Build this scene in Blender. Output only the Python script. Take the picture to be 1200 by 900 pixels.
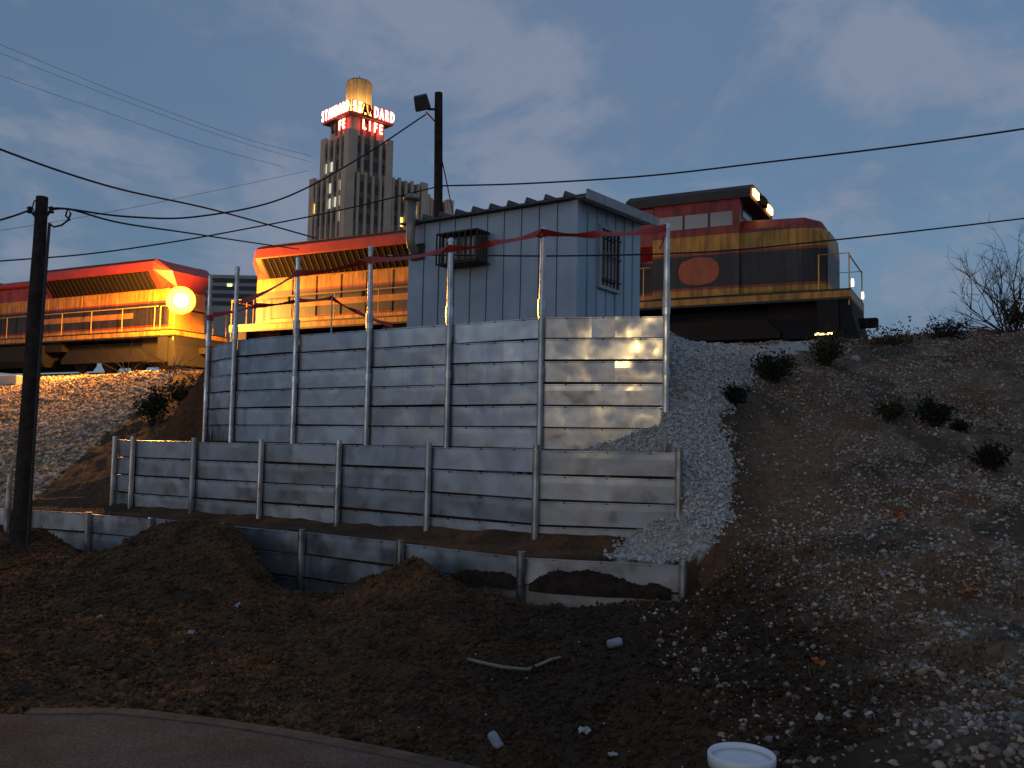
import bpy, math, random
import numpy as np
from mathutils import Vector, Matrix

# ------------------------------------------------------------------ camera
SC = bpy.context.scene
for o in list(bpy.data.objects): bpy.data.objects.remove(o)
F = 1050.0                      # focal length in pixels of a 1200 px wide frame
PITCH = math.atan(70 / F); ROLL = 0.02
cam_d = bpy.data.cameras.new('camera'); cam_d.sensor_width = 36.0
cam_d.lens = 36.0 * F / 1200.0; cam_d.clip_start = 0.05; cam_d.clip_end = 6000
cam = bpy.data.objects.new('camera', cam_d); SC.collection.objects.link(cam)
CR = Matrix.Rotation(math.pi / 2 + PITCH, 3, 'X') @ Matrix.Rotation(ROLL, 3, 'Z')
cam.matrix_world = CR.to_4x4()
SC.camera = cam
SC.render.resolution_x, SC.render.resolution_y = 1024, 768

# ------------------------------------------------------------------ sky, sun, exposure
SUN_EL, SUN_AZ = math.radians(3.0), math.radians(228.0)     # behind the camera, dusk
w = bpy.data.worlds.new('World'); SC.world = w; w.use_nodes = True
nt = w.node_tree; nt.nodes.clear()
def wn(t, **kw):
    n = nt.nodes.new(t)
    for k, v in kw.items(): setattr(n, k, v)
    return n
def wl(a, b): nt.links.new(a, b)
out = wn('ShaderNodeOutputWorld'); bg = wn('ShaderNodeBackground')
sky = wn('ShaderNodeTexSky'); sky.sky_type = 'NISHITA'; sky.sun_disc = False
sky.sun_elevation = SUN_EL; sky.sun_rotation = SUN_AZ
sky.air_density = 1.0; sky.dust_density = 0.6; sky.ozone_density = 3.0
hs = wn('ShaderNodeHueSaturation'); hs.inputs['Saturation'].default_value = 0.95; hs.inputs['Value'].default_value = 1.0
wl(sky.outputs[0], hs.inputs['Color'])
tc = wn('ShaderNodeTexCoord')
# cloud layer: noise on the view direction projected to a ceiling plane
sep = wn('ShaderNodeSeparateXYZ'); wl(tc.outputs['Generated'], sep.inputs[0])
mx = wn('ShaderNodeMath', operation='ADD'); mx.inputs[1].default_value = 0.35; 
ab = wn('ShaderNodeMath', operation='ABSOLUTE'); wl(sep.outputs['Z'], ab.inputs[0]); wl(ab.outputs[0], mx.inputs[0])
cb = wn('ShaderNodeVectorMath', operation='DIVIDE'); cxyz = wn('ShaderNodeCombineXYZ')
for i in range(3): wl(mx.outputs[0], cxyz.inputs[i])
wl(tc.outputs['Generated'], cb.inputs[0]); wl(cxyz.outputs[0], cb.inputs[1])
mp = wn('ShaderNodeMapping'); mp.inputs['Scale'].default_value = (1.0, 0.8, 1.9); mp.inputs['Location'].default_value = (3.1, 1.2, 0.4)
wl(cb.outputs[0], mp.inputs[0])
n1 = wn('ShaderNodeTexNoise'); n1.inputs['Scale'].default_value = 3.0; n1.inputs['Detail'].default_value = 9; n1.inputs['Roughness'].default_value = 0.6; n1.inputs['Distortion'].default_value = 0.35
wl(mp.outputs[0], n1.inputs['Vector'])
r1 = wn('ShaderNodeValToRGB'); r1.color_ramp.elements[0].position = 0.47; r1.color_ramp.elements[1].position = 0.64
r1.color_ramp.interpolation = 'EASE'
wl(n1.outputs['Fac'], r1.inputs[0])
n2 = wn('ShaderNodeTexNoise'); n2.inputs['Scale'].default_value = 1.25; n2.inputs['Detail'].default_value = 7; n2.inputs['Roughness'].default_value = 0.6
mp2 = wn('ShaderNodeMapping'); mp2.inputs['Location'].default_value = (7.7, 2.4, 5.2); mp2.inputs['Scale'].default_value = (1, 0.8, 2.4)
wl(cb.outputs[0], mp2.inputs[0]); wl(mp2.outputs[0], n2.inputs['Vector'])
r2 = wn('ShaderNodeValToRGB'); r2.color_ramp.elements[0].position = 0.42; r2.color_ramp.elements[1].position = 0.66; r2.color_ramp.interpolation = 'EASE'
wl(n2.outputs['Fac'], r2.inputs[0])
# veil of grey-blue stratus, then paler cumulus tops
m1 = wn('ShaderNodeMix', data_type='RGBA'); m1.inputs[7].default_value = (0.58, 0.87, 1.38, 1)
f1 = wn('ShaderNodeMath', operation='MULTIPLY'); f1.inputs[1].default_value = 0.30
f1b = wn('ShaderNodeMath', operation='ADD'); f1b.inputs[1].default_value = 0.62
wl(r2.outputs[0], f1.inputs[0]); wl(f1.outputs[0], f1b.inputs[0]); wl(f1b.outputs[0], m1.inputs[0]); wl(hs.outputs[0], m1.inputs[6])
m2 = wn('ShaderNodeMix', data_type='RGBA'); m2.inputs[7].default_value = (1.04, 1.20, 1.58, 1)
f2 = wn('ShaderNodeMath', operation='MULTIPLY'); f2.inputs[1].default_value = 0.75
wl(r1.outputs[0], f2.inputs[0]); wl(f2.outputs[0], m2.inputs[0]); wl(m1.outputs[2], m2.inputs[6])
wl(m2.outputs[2], bg.inputs['Color']); bg.inputs['Strength'].default_value = 0.15
wl(bg.outputs[0], out.inputs[0])

sd = bpy.data.lights.new('sun', 'SUN'); sd.energy = 0.06; sd.angle = math.radians(25); sd.color = (0.92, 0.95, 1.0)
so = bpy.data.objects.new('sun', sd); SC.collection.objects.link(so)
sdir = Vector((math.sin(SUN_AZ) * math.cos(SUN_EL), math.cos(SUN_AZ) * math.cos(SUN_EL), math.sin(SUN_EL)))
so.rotation_euler = sdir.to_track_quat('Z', 'Y').to_euler()
SC.view_settings.view_transform = 'Standard'; SC.view_settings.look = 'None'
SC.view_settings.gamma = 1.0; SC.view_settings.use_curve_mapping = False
SC.view_settings.exposure = 0.62

# ------------------------------------------------------------------ helpers
rnd = random.Random(7); rng = np.random.default_rng(11)
CRn = np.array(CR)
def at(u, v, Y):
    """photo pixel (1200x900) + distance along Y -> world point"""
    d = CRn @ np.array([(u - 600) / F, -(v - 450) / F, -1.0])
    return Vector(d * (Y / d[1]))
def zat(u, v, Y): return at(u, v, Y).z
def proj(P):
    q = P @ CRn
    return 600 + F * q[:, 0] / -q[:, 2], 450 - F * q[:, 1] / -q[:, 2]

class MB:
    def __init__(s): s.v = []; s.f = []
    def add(s, vs, fs):
        b = len(s.v); s.v += [tuple(p) for p in vs]; s.f += [tuple(i + b for i in f) for f in fs]; return s
    def box(s, c, d, M=None):
        x, y, z = d[0] / 2, d[1] / 2, d[2] / 2
        vs = [Vector((i * x, j * y, k * z)) for k in (-1, 1) for j in (-1, 1) for i in (-1, 1)]
        if M is not None: vs = [M @ p for p in vs]
        c = Vector(c)
        return s.add([p + c for p in vs], [(0, 2, 3, 1), (4, 5, 7, 6), (0, 1, 5, 4), (2, 6, 7, 3), (0, 4, 6, 2), (1, 3, 7, 5)])
    def bb(s, x0, x1, y0, y1, z0, z1):
        return s.box(((x0 + x1) / 2, (y0 + y1) / 2, (z0 + z1) / 2), (x1 - x0, y1 - y0, z1 - z0))
    def prism(s, poly, A, B, U, V):
        """polygon in the plane (U,V), swept from A to B"""
        n = len(poly); A, B, U, V = Vector(A), Vector(B), Vector(U), Vector(V)
        vs = [A + U * p[0] + V * p[1] for p in poly] + [B + U * p[0] + V * p[1] for p in poly]
        fs = [(i, (i + 1) % n, n + (i + 1) % n, n + i) for i in range(n)] + [tuple(range(n))[::-1], tuple(range(n, 2 * n))]
        return s.add(vs, fs)
    def tube(s, pts, r, n=8, caps=True):
        pts = [Vector(p) for p in pts]; N = len(pts)
        rs = r if isinstance(r, (list, tuple)) else [r] * N
        vs = []; prev = None
        for i, p in enumerate(pts):
            t = (pts[min(i + 1, N - 1)] - pts[max(i - 1, 0)]).normalized()
            if prev is None:
                a = Vector((0, 0, 1)) if abs(t.z) < 0.9 else Vector((1, 0, 0)); u = t.cross(a).normalized()
            else:
                u = (prev - t * prev.dot(t)).normalized()
            prev = u; q = t.cross(u)
            for k in range(n):
                an = 2 * math.pi * k / n; vs.append(p + (u * math.cos(an) + q * math.sin(an)) * rs[i])
        fs = [(i * n + k, i * n + (k + 1) % n, (i + 1) * n + (k + 1) % n, (i + 1) * n + k) for i in range(N - 1) for k in range(n)]
        if caps: fs += [tuple(range(n))[::-1], tuple(range((N - 1) * n, N * n))]
        return s.add(vs, fs)
    def lathe(s, prof, c, n=20, ax=None):
        c = Vector(c); vs = []; m = len(prof)
        X, Y, Z = ax if ax else (Vector((1, 0, 0)), Vector((0, 1, 0)), Vector((0, 0, 1)))
        for r, z in prof:
            for k in range(n):
                an = 2 * math.pi * k / n; vs.append(c + X * (r * math.cos(an)) + Y * (r * math.sin(an)) + Z * z)
        fs = [(i * n + k, i * n + (k + 1) % n, (i + 1) * n + (k + 1) % n, (i + 1) * n + k) for i in range(m - 1) for k in range(n)]
        if prof[0][0] > 1e-4: fs.append(tuple(range(n))[::-1])
        if prof[-1][0] > 1e-4: fs.append(tuple(range((m - 1) * n, m * n)))
        return s.add(vs, fs)

COL = SC.collection
def offs(p):
    v = Vector((0, 0, 0))
    while p is not None: v += p.location; p = p.parent
    return v
def obj(name, mb, mat, parent=None, world=True, smooth=False, bevel=0):
    me = bpy.data.meshes.new(name)
    vs = mb.v
    if parent is not None and world:
        o = offs(parent); vs = [(a - o.x, b - o.y, c - o.z) for a, b, c in vs]
    me.from_pydata(vs, [], mb.f); me.update()
    if smooth: me.polygons.foreach_set('use_smooth', [True] * len(me.polygons))
    if mat: me.materials.append(mat)
    ob = bpy.data.objects.new(name, me); COL.objects.link(ob)
    if parent is not None: ob.parent = parent
    if bevel:
        m = ob.modifiers.new('bevel', 'BEVEL'); m.width = bevel; m.segments = 2; m.limit_method = 'ANGLE'
    return ob
def tag(o, label=None, cat=None, group=None, kind=None):
    if label: o['label'] = label
    if cat: o['category'] = cat
    if group: o['group'] = group
    if kind: o['kind'] = kind
    return o
def empty(name, loc, rz=0):
    o = bpy.data.objects.new(name, None); COL.objects.link(o); o.location = loc; o.rotation_euler = (0, 0, rz); o.empty_display_size = 0.3
    return o
def dup(o, parent=None):
    c = o.copy(); COL.objects.link(c); c.parent = parent
    for ch in list(o.children): dup(ch, c)
    return c

def mat(name, col, rough=0.7, metal=0.0, var=0.0, vscale=4.0, bump=0.0, bscale=30.0, col2=None, emis=None, estr=0.0, spec=0.5, coord='Object', lo=0.35, hi=0.65):
    m = bpy.data.materials.new(name); m.use_nodes = True; t = m.node_tree; N = t.nodes; b = N['Principled BSDF']
    b.inputs['Base Color'].default_value = (*col, 1); b.inputs['Roughness'].default_value = rough; b.inputs['Metallic'].default_value = metal
    b.inputs['Specular IOR Level'].default_value = spec
    if emis: b.inputs['Emission Color'].default_value = (*emis, 1); b.inputs['Emission Strength'].default_value = estr
    tcn = N.new('ShaderNodeTexCoord')
    if var or col2:
        c2 = col2 or tuple(max(0, c * (1 - var)) for c in col)
        n = N.new('ShaderNodeTexNoise'); n.inputs['Scale'].default_value = vscale; n.inputs['Detail'].default_value = 6; n.inputs['Roughness'].default_value = 0.62
        t.links.new(tcn.outputs[coord], n.inputs['Vector'])
        r = N.new('ShaderNodeValToRGB'); r.color_ramp.elements[0].position = lo; r.color_ramp.elements[1].position = hi
        r.color_ramp.elements[0].color = (*c2, 1); r.color_ramp.elements[1].color = (*col, 1)
        t.links.new(n.outputs['Fac'], r.inputs[0]); t.links.new(r.outputs[0], b.inputs['Base Color'])
    if bump:
        n = N.new('ShaderNodeTexNoise'); n.inputs['Scale'].default_value = bscale; n.inputs['Detail'].default_value = 4
        t.links.new(tcn.outputs[coord], n.inputs['Vector'])
        bp = N.new('ShaderNodeBump'); bp.inputs['Strength'].default_value = bump; bp.inputs['Distance'].default_value = 0.02
        t.links.new(n.outputs['Fac'], bp.inputs['Height']); t.links.new(bp.outputs[0], b.inputs['Normal'])
    return m

def mat_emit(name, col, s):
    m = bpy.data.materials.new(name); m.use_nodes = True; t = m.node_tree; t.nodes.clear()
    e = t.nodes.new('ShaderNodeEmission'); e.inputs[0].default_value = (*col, 1); e.inputs[1].default_value = s
    o = t.nodes.new('ShaderNodeOutputMaterial'); t.links.new(e.outputs[0], o.inputs[0]); return m

# numpy gradient noise -----------------------------------------------------
_P = rng.permutation(512); _P = np.concatenate([_P, _P]); _G = rng.normal(size=(512, 2)); _G /= np.linalg.norm(_G, axis=1)[:, None]
def perlin(x, y):
    xi = np.floor(x).astype(int); yi = np.floor(y).astype(int); xf = x - xi; yf = y - yi
    def g(a, b):
        h = _P[(_P[(xi + a) & 511] + yi + b) & 511]; return _G[h, 0] * (xf - a) + _G[h, 1] * (yf - b)
    u = xf ** 3 * (xf * (xf * 6 - 15) + 10); v = yf ** 3 * (yf * (yf * 6 - 15) + 10)
    return (g(0, 0) * (1 - u) + g(1, 0) * u) * (1 - v) + (g(0, 1) * (1 - u) + g(1, 1) * u) * v
def fbm(x, y, s, o=4, r=0.5):
    a = 1.0; t = 0
    for k in range(o):
        t = t + a * perlin(x * s + 17.3 * k, y * s - 9.1 * k); a *= r; s *= 2.03
    return t
def sstep(a, b, x):
    t = np.clip((x - a) / (b - a), 0, 1); return t * t * (3 - 2 * t)

# ------------------------------------------------------------------ layout of the three retaining walls (plan: X, Y)
CRS = 0.30                                      # height of one course of sheet
U_TOP, M_TOP, L_TOP = 1.73, -0.055, -1.20
def plan(lst): return [(at(u, 500, Y).x, Y) for u, Y in lst]
UP = plan([(243, 16.9), (274, 15.7), (346, 14.7), (432, 13.8), (526, 12.95), (634, 12.1), (780, 11.7)])
MP = plan([(139, 15.6), (160, 15.1), (231, 14.35), (310, 13.6), (401, 12.8), (506, 11.75), (631, 10.7), (796, 10.35)])
LP = [(at(u, v, Y).x, Y) for u, v, Y in [(-60, 598, 15.0), (12, 598, 14.6), (35, 600, 14.45), (107, 602, 13.95), (180, 606, 13.3), (262, 612, 12.6), (357, 622, 11.85), (473, 634, 10.8), (613, 650, 9.75), (801, 660, 9.3)]]
def ipl(P, X): return np.interp(X, [p[0] for p in P], [p[1] for p in P])
# railway axis
TD = np.array([0.883, -0.469]); TN = np.array([0.469, 0.883]); TA = np.array([-0.6, 31.3]); RAIL = 2.8
def track(s, t, z=0.0):
    p = TA + TD * s + TN * t; return Vector((p[0], p[1], z))

# ------------------------------------------------------------------ terrain height
ctrl = []
for u, v, Y in [
    # crest of the dumped soil in front of the lowest wall
    (-60, 640, 13.4), (0, 645, 13.3), (45, 624, 13.2), (78, 640, 13.1), (100, 655, 13.0), (130, 655, 12.9), (150, 640, 12.8), (170, 626, 12.6), (205, 614, 12.2), (240, 613, 12.0), (262, 614, 11.85),
    (285, 622, 11.7), (301, 652, 11.55), (330, 688, 11.45), (357, 703, 11.2), (388, 699, 11.0), (430, 682, 10.6), (470, 667, 10.2), (490, 657, 10.0), (512, 668, 9.9), (545, 690, 9.6), (600, 706, 9.35), (650, 716, 9.1), (700, 713, 9.0), (760, 708, 8.95), (805, 704, 9.0),
    # in front of it
    (0, 700, 9.6), (100, 690, 10.2), (200, 660, 11.2), (200, 700, 9.6), (255, 660, 10.9), (300, 700, 9.9), (300, 740, 8.4), (400, 740, 8.1), (430, 715, 9.4), (490, 700, 9.1), (490, 760, 7.5), (600, 725, 8.3), (600, 770, 7.2), (700, 735, 8.0), (700, 775, 7.1), (800, 735, 7.9), (800, 780, 6.9),
    (600, 860, 5.4), (750, 860, 5.3), (870, 880, 4.95),
    # right-hand slope
    (1200, 900, 4.0), (1040, 900, 4.3), (1200, 800, 5.5), (1200, 650, 8.0), (1200, 560, 10.5), (1200, 450, 14.0), (1200, 388, 17.0), (1100, 394, 17.3), (1000, 400, 17.3), (940, 404, 17.0), (880, 408, 16.5),
    (1050, 800, 5.8), (1050, 700, 7.6), (1050, 600, 9.6), (1050, 500, 12.3), (1050, 430, 15.0), (950, 750, 7.0), (950, 650, 8.8), (900, 600, 10.0), (900, 520, 11.8), (900, 460, 13.2),
    (1400, 600, 9.0), (1400, 480, 13.0), (1400, 395, 17.0), (1400, 820, 5.0), (860, 690, 8.5), (870, 640, 9.3), (1120, 470, 13.5),
    # gravel chute past the wall ends
    (808, 410, 13.2), (850, 412, 13.6), (788, 478, 11.75), (830, 480, 11.8), (812, 530, 11.0), (800, 560, 10.45), (845, 560, 10.6), (798, 592, 10.2), (765, 620, 9.85), (735, 646, 9.75), (805, 640, 9.75), (850, 600, 10.0),
    # left embankment
    (-200, 640, 13.5), (-200, 700, 9.6), (-200, 560, 18), (-200, 500, 25), (0, 600, 15.2), (0, 560, 18.0), (0, 500, 25.5), (60, 560, 17.5), (60, 480, 26.5), (120, 540, 18.0), (130, 475, 25.0), (130, 440, 31.0), (190, 440, 29.5), (175, 500, 20.5), (225, 512, 18.0), (235, 465, 22.0), (120, 592, 15.6), (60, 450, 31.5), (-80, 448, 35.0)]:
    ctrl.append(tuple(at(u, v, Y)))
for X, Y in UP[:-1]: ctrl.append((X + 0.05, Y + 0.35, 1.66))
ctrl.append((UP[-1][0] + .1, UP[-1][1] + .7, 1.25))
for X, Y in UP[1:]: ctrl.append((X + 0.6, Y + 3.4, 1.62))
for s in range(-48, 49, 6):
    p = track(s, -2.6); ctrl.append((p.x, p.y, 2.42))
    p = track(s, 3.0); ctrl.append((p.x, p.y, 2.42))
for X in (-10, -6, -2, 0, 2, 4.5, 9): ctrl.append((X, 3.6, -1.79))
for X, Y in ((-9, 6.3), (-5, 6.4), (-3, 6.2), (-1.5, 5.8), (0, 4.6), (-7, 4.8), (-3, 4.6), (-14, 6)): ctrl.append((X, Y, -1.79))
for u, v, Y in [(30, 632, 0), (90, 655, 0), (130, 650, 0), (165, 632, 0), (205, 618, 0), (255, 618, 0), (290, 640, 0), (330, 690, 0), (357, 704, 0), (400, 698, 0), (450, 680, 0), (490, 668, 0), (530, 694, 0), (575, 710, 0), (620, 720, 0), (670, 722, 0), (720, 718, 0), (770, 714, 0), (805, 710, 0)]:
    X_ = at(u, 560, 1).x; Yw = 12.0
    for _ in range(12): Yw = float(np.interp(X_ * Yw, [p[0] for p in LP], [p[1] for p in LP]))
    for dy in (.04, -.35): ctrl.append((X_ * (Yw - .1), Yw - .1 - dy * -1 if dy > 0 else Yw + dy * 0 + .25, zat(u, v, Yw - .1)))
CT = np.array(ctrl)
def _rbf(r): return np.sqrt(r * r + 0.09)
_D = _rbf(np.linalg.norm(CT[:, None, :2] - CT[None, :, :2], axis=2)); n_ = len(CT)
_A = np.zeros((n_ + 1, n_ + 1)); _A[:n_, :n_] = _D + np.eye(n_) * -1e-3; _A[:n_, n_] = 1; _A[n_, :n_] = 1
_W = np.linalg.solve(_A, np.append(CT[:, 2], 0))
def natural(X, Y):
    z = np.empty(len(X))
    for i in range(0, len(X), 20000):
        x, y = X[i:i + 20000], Y[i:i + 20000]
        r = np.sqrt((x[:, None] - CT[None, :, 0]) ** 2 + (y[:, None] - CT[None, :, 1]) ** 2)
        z[i:i + 20000] = _rbf(r) @ _W[:n_] + _W[n_]
    return z
def height(X, Y, fine=True):
    X = np.asarray(X, float); Y = np.asarray(Y, float)
    Yc = np.clip(Y, 3.0, 60); Xc = np.clip(X, -40, 30)
    N = natural(Xc, Yc)
    t = (Xc - TA[0]) * TN[0] + (Yc - TA[1]) * TN[1]
    N = N * (1 - sstep(-2.9, -2.3, t)) + 2.5 * sstep(-2.9, -2.3, t)
    far = np.maximum(sstep(30, 60, np.abs(X)), sstep(38, 60, Y))
    N = N * (1 - far) + np.where(t > -2.3, 2.2, -1.9) * far
    N = N * sstep(2.4, 3.6, Y) + -1.76 * (1 - sstep(2.4, 3.6, Y))
    if fine:
        a = sstep(4.9, 7.0, Y + 0.9 * (X > .3)) * (1 - far) * (t < -2.3)
        N = N + a * (0.10 * fbm(X, Y, 0.9, 3) + 0.06 * fbm(X + 31, Y, 3.1, 4, 0.6) + 0.022 * np.abs(fbm(X, Y + 77, 9.0, 2)))
    H = N.copy()
    Yu, Ym, Yl = ipl(UP, X) + 0.17, ipl(MP, X) + 0.17, ipl(LP, X) + 0.17
    xr = 1.95
    G = natural(np.full(len(X), xr + 0.25), Yc) - 0.12 - np.where(Y > Ym, 0.62, 0.85) * (xr + 0.1 - X) + (0.05 * fbm(X, Y, 2.2, 3) if fine else 0)
    wob = 0.03 * fbm(X, Y, 1.4, 4) if fine else 0
    k = (Y > Yu) & (X > UP[0][0] + 0.05) & (X < xr + .1) & (Y < 24); H[k] = np.clip(N, 1.55, 1.6 + 0.35 * np.clip(Y - Yu - 2.8, 0, 9))[k]
    k = (Y > Ym) & (Y <= Yu) & (X > MP[0][0] + 0.05) & (X < xr); H[k] = np.maximum(-0.12 + wob, G)[k]
    lev1 = -1.22 + 0.13 * sstep(0.35, 0.0, Ym - Y) + 0.11 * sstep(-2.5, 0.5, X) * sstep(0.7, 0.1, Ym - Y)
    k = (Y > Yl) & (Y <= Ym) & (X > LP[0][0]) & (X < xr); H[k] = np.maximum(lev1 + wob * 1.5, np.where(X > -1.5, G, -9))[k]
    return H

# pixel polygons only used to author where each kind of soil lies
def inpoly(u, v, poly):
    r = np.zeros(len(u), bool); j = len(poly) - 1
    for i in range(len(poly)):
        (xi, yi), (xj, yj) = poly[i], poly[j]
        c = ((yi > v) != (yj > v)) & (u < (xj - xi) * (v - yi) / (yj - yi + 1e-9) + xi); r ^= c; j = i
    return r
SPILL = [(765, 380), (800, 396), (880, 406), (960, 396), (968, 404), (905, 422), (876, 428), (874, 450), (858, 470), (845, 485), (843, 505), (852, 520), (856, 545), (853, 575), (855, 600), (838, 628), (812, 652), (760, 662), (722, 656), (735, 630), (765, 612), (797, 590), (790, 532), (560, 532), (560, 470), (770, 470)]
BALLAST = [(-400, 420), (230, 425), (205, 440), (180, 462), (150, 490), (95, 535), (40, 585), (-20, 620), (-400, 640)]
def soil(P, jit=0.0):
    """albedo and gravel amount for ground points"""
    X, Y = P[:, 0], P[:, 1]
    u, v = proj(P); front = Y > 3.0
    du = 9 * fbm(X, Y, 2.6, 3) + 7 * fbm(X, Y, 11, 2) + jit * rng.normal(size=len(X)); dv = 9 * fbm(X + 50, Y, 2.6, 3) + 7 * fbm(X + 5, Y, 11, 2) + jit * rng.normal(size=len(X))
    nz = 0.5 + 0.5 * np.clip(fbm(X, Y, 0.55, 4) * 1.8, -1, 1); nf = 0.5 + 0.5 * np.clip(fbm(X + 9, Y, 2.4, 4) * 1.8, -1, 1)
    C = np.empty((len(P), 3)); g = np.zeros(len(P))
    red = np.array([0.19, 0.080, 0.030]); blk = np.array([0.034, 0.023, 0.015]); brn = np.array([0.105, 0.060, 0.031]); pale = np.array([0.34, 0.235, 0.16]); gv = np.array([0.45, 0.42, 0.38]); bal_lamplit = np.array([0.42, 0.30, 0.17])  # ballast tan has lamplight warmth mixed into it
    def lerp(a, b, t): return a * (1 - t[:, None]) + b * t[:, None]
    C[:] = brn
    C = lerp(C, red, 0.65 * sstep(0.45, 0.8, nz))
    C = lerp(C, blk, 0.5 * sstep(0.3, 0.75, 1.25 * nf - .15))
    C = lerp(C, blk, 0.75 * sstep(-1.5, 0.5, X) * sstep(3.4, 2.2, X) * sstep(9.6, 8.6, Y))
    # right-hand slope, stony
    rs = sstep(2.1, 3.6, X + 0.6 * (nz - .5) + 0.12 * (9 - Y)) * front
    C = lerp(C, pale * 0.75, rs * (0.35 + 0.65 * nf)); g = np.maximum(g, rs * sstep(0.28, 0.62, nz * 0.6 + nf * 0.4))
    nq = 0.5 + 0.5 * np.clip(fbm(X - 40, Y + 13, 0.8, 4, .6) * 1.9, -1, 1)
    C = lerp(C, red * .8, rs * .65 * sstep(.55, .8, nq)); C = lerp(C, np.array([.06, .052, .034]), rs * .8 * sstep(.42, .2, nq)); g *= 1 - .6 * sstep(.40, .2, nq)
    bare = sstep(0.9, 0.2, np.hypot((u - 935) / 90, (v - 545) / 105)) * (Y > 7); g *= 1 - 0.85 * bare; C = lerp(C, np.array([0.20, 0.122, 0.072]), bare * 0.9)
    k = inpoly(u + du, v + dv, BALLAST) & front & (X < -5); kb = k.astype(float); C = lerp(C, bal_lamplit, kb * (0.55 + .45 * nf))
    k = inpoly(u + du, v + dv * .4, SPILL) & front & (Y < 20); C = lerp(C, gv, k.astype(float))
    return C, g, kb, k.astype(float)

def axis(lo, hi, step, far_lo, far_hi):
    a = list(np.arange(lo, hi + 1e-6, step)); s = step; b = a[-1]
    while b < far_hi: s *= 1.22; b += s; a.append(b)
    s = step; b = a[0]; pre = []
    while b > far_lo: s *= 1.22; b -= s; pre.append(b)
    return np.array(pre[::-1] + a)
gx = axis(-10.5, 7.5, 0.055, -2500, 2500); gy = np.concatenate([axis(4.2, 16.5, 0.055, -2500, 16.49), np.arange(16.6, 40, 0.16), axis(40.3, 42, 0.6, 40.2, 2500)])
GX, GY = np.meshgrid(gx, gy); P2 = np.stack([GX.ravel(), GY.ravel()], 1)
GZ = height(P2[:, 0], P2[:, 1]); PG = np.column_stack([P2, GZ])
nx, ny = len(gx), len(gy); ii = np.arange(nx * ny).reshape(ny, nx)
quads = np.stack([ii[:-1, :-1], ii[:-1, 1:], ii[1:, 1:], ii[1:, :-1]], -1).reshape(-1, 4)
def np_mesh(name, V, Q, material, cols=None, smooth=True):
    me = bpy.data.meshes.new(name); k = Q.shape[1]
    me.vertices.add(len(V)); me.vertices.foreach_set('co', V.astype(np.float32).ravel())
    me.loops.add(Q.size); me.loops.foreach_set('vertex_index', Q.astype(np.int32).ravel())
    me.polygons.add(len(Q)); me.polygons.foreach_set('loop_start', np.arange(0, Q.size, k, dtype=np.int32))
    if smooth: me.polygons.foreach_set('use_smooth', np.ones(len(Q), bool))
    me.update(calc_edges=True)
    if cols is not None:
        a = me.attributes.new('tint', 'FLOAT_COLOR', 'POINT'); a.data.foreach_set('color', np.column_stack([cols, np.ones(len(cols))]).astype(np.float32).ravel())
    me.materials.append(material)
    o = bpy.data.objects.new(name, me); COL.objects.link(o); return o
def tint_mat(name, rough=0.95, bump=0.5, bscale=25, nvar=0.5, nscale=14, spec=0.25):
    m = bpy.data.materials.new(name); m.use_nodes = True; t = m.node_tree; N = t.nodes; b = N['Principled BSDF']
    b.inputs['Roughness'].default_value = rough; b.inputs['Specular IOR Level'].default_value = spec
    a = N.new('ShaderNodeAttribute'); a.attribute_name = 'tint'; tcn = N.new('ShaderNodeTexCoord')
    n = N.new('ShaderNodeTexNoise'); n.inputs['Scale'].default_value = nscale; n.inputs['Detail'].default_value = 7; n.inputs['Roughness'].default_value = 0.7
    t.links.new(tcn.outputs['Object'], n.inputs['Vector'])
    mr = N.new('ShaderNodeMapRange'); mr.inputs[1].default_value = 0.3; mr.inputs[2].default_value = 0.7; mr.inputs[3].default_value = 1 - nvar; mr.inputs[4].default_value = 1 + nvar
    t.links.new(n.outputs['Fac'], mr.inputs[0])
    v = N.new('ShaderNodeVectorMath'); v.operation = 'SCALE'; t.links.new(a.outputs['Color'], v.inputs[0]); t.links.new(mr.outputs[0], v.inputs['Scale'])
    t.links.new(v.outputs[0], b.inputs['Base Color'])
    if bump:
        n2 = N.new('ShaderNodeTexNoise'); n2.inputs['Scale'].default_value = bscale; n2.inputs['Detail'].default_value = 5; n2.inputs['Roughness'].default_value = .65
        t.links.new(tcn.outputs['Object'], n2.inputs['Vector'])
        bp = N.new('ShaderNodeBump'); bp.inputs['Strength'].default_value = bump; bp.inputs['Distance'].default_value = 0.05
        t.links.new(n2.outputs['Fac'], bp.inputs['Height']); t.links.new(bp.outputs[0], b.inputs['Normal'])
    return m
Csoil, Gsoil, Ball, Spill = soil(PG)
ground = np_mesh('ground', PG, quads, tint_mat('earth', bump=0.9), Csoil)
tag(ground, kind='structure')

# ------------------------------------------------------------------ loose stones (uncountable): one mesh for each kind
PHI = (1 + 5 ** .5) / 2
ICO_V = np.array([(-1, PHI, 0), (1, PHI, 0), (-1, -PHI, 0), (1, -PHI, 0), (0, -1, PHI), (0, 1, PHI), (0, -1, -PHI), (0, 1, -PHI), (PHI, 0, -1), (PHI, 0, 1), (-PHI, 0, -1), (-PHI, 0, 1)]) / 1.902
ICO_F = np.array([(0, 11, 5), (0, 5, 1), (0, 1, 7), (0, 7, 10), (0, 10, 11), (1, 5, 9), (5, 11, 4), (11, 10, 2), (10, 7, 6), (7, 1, 8), (3, 9, 4), (3, 4, 2), (3, 2, 6), (3, 6, 8), (3, 8, 9), (4, 9, 5), (2, 4, 11), (6, 2, 10), (8, 6, 7), (9, 8, 1)])
OCT_V = np.array([(1, 0, 0), (0, 1, 0), (-1, 0, 0), (0, -1, 0), (0, 0, 1), (0, 0, -1)], float)
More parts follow.
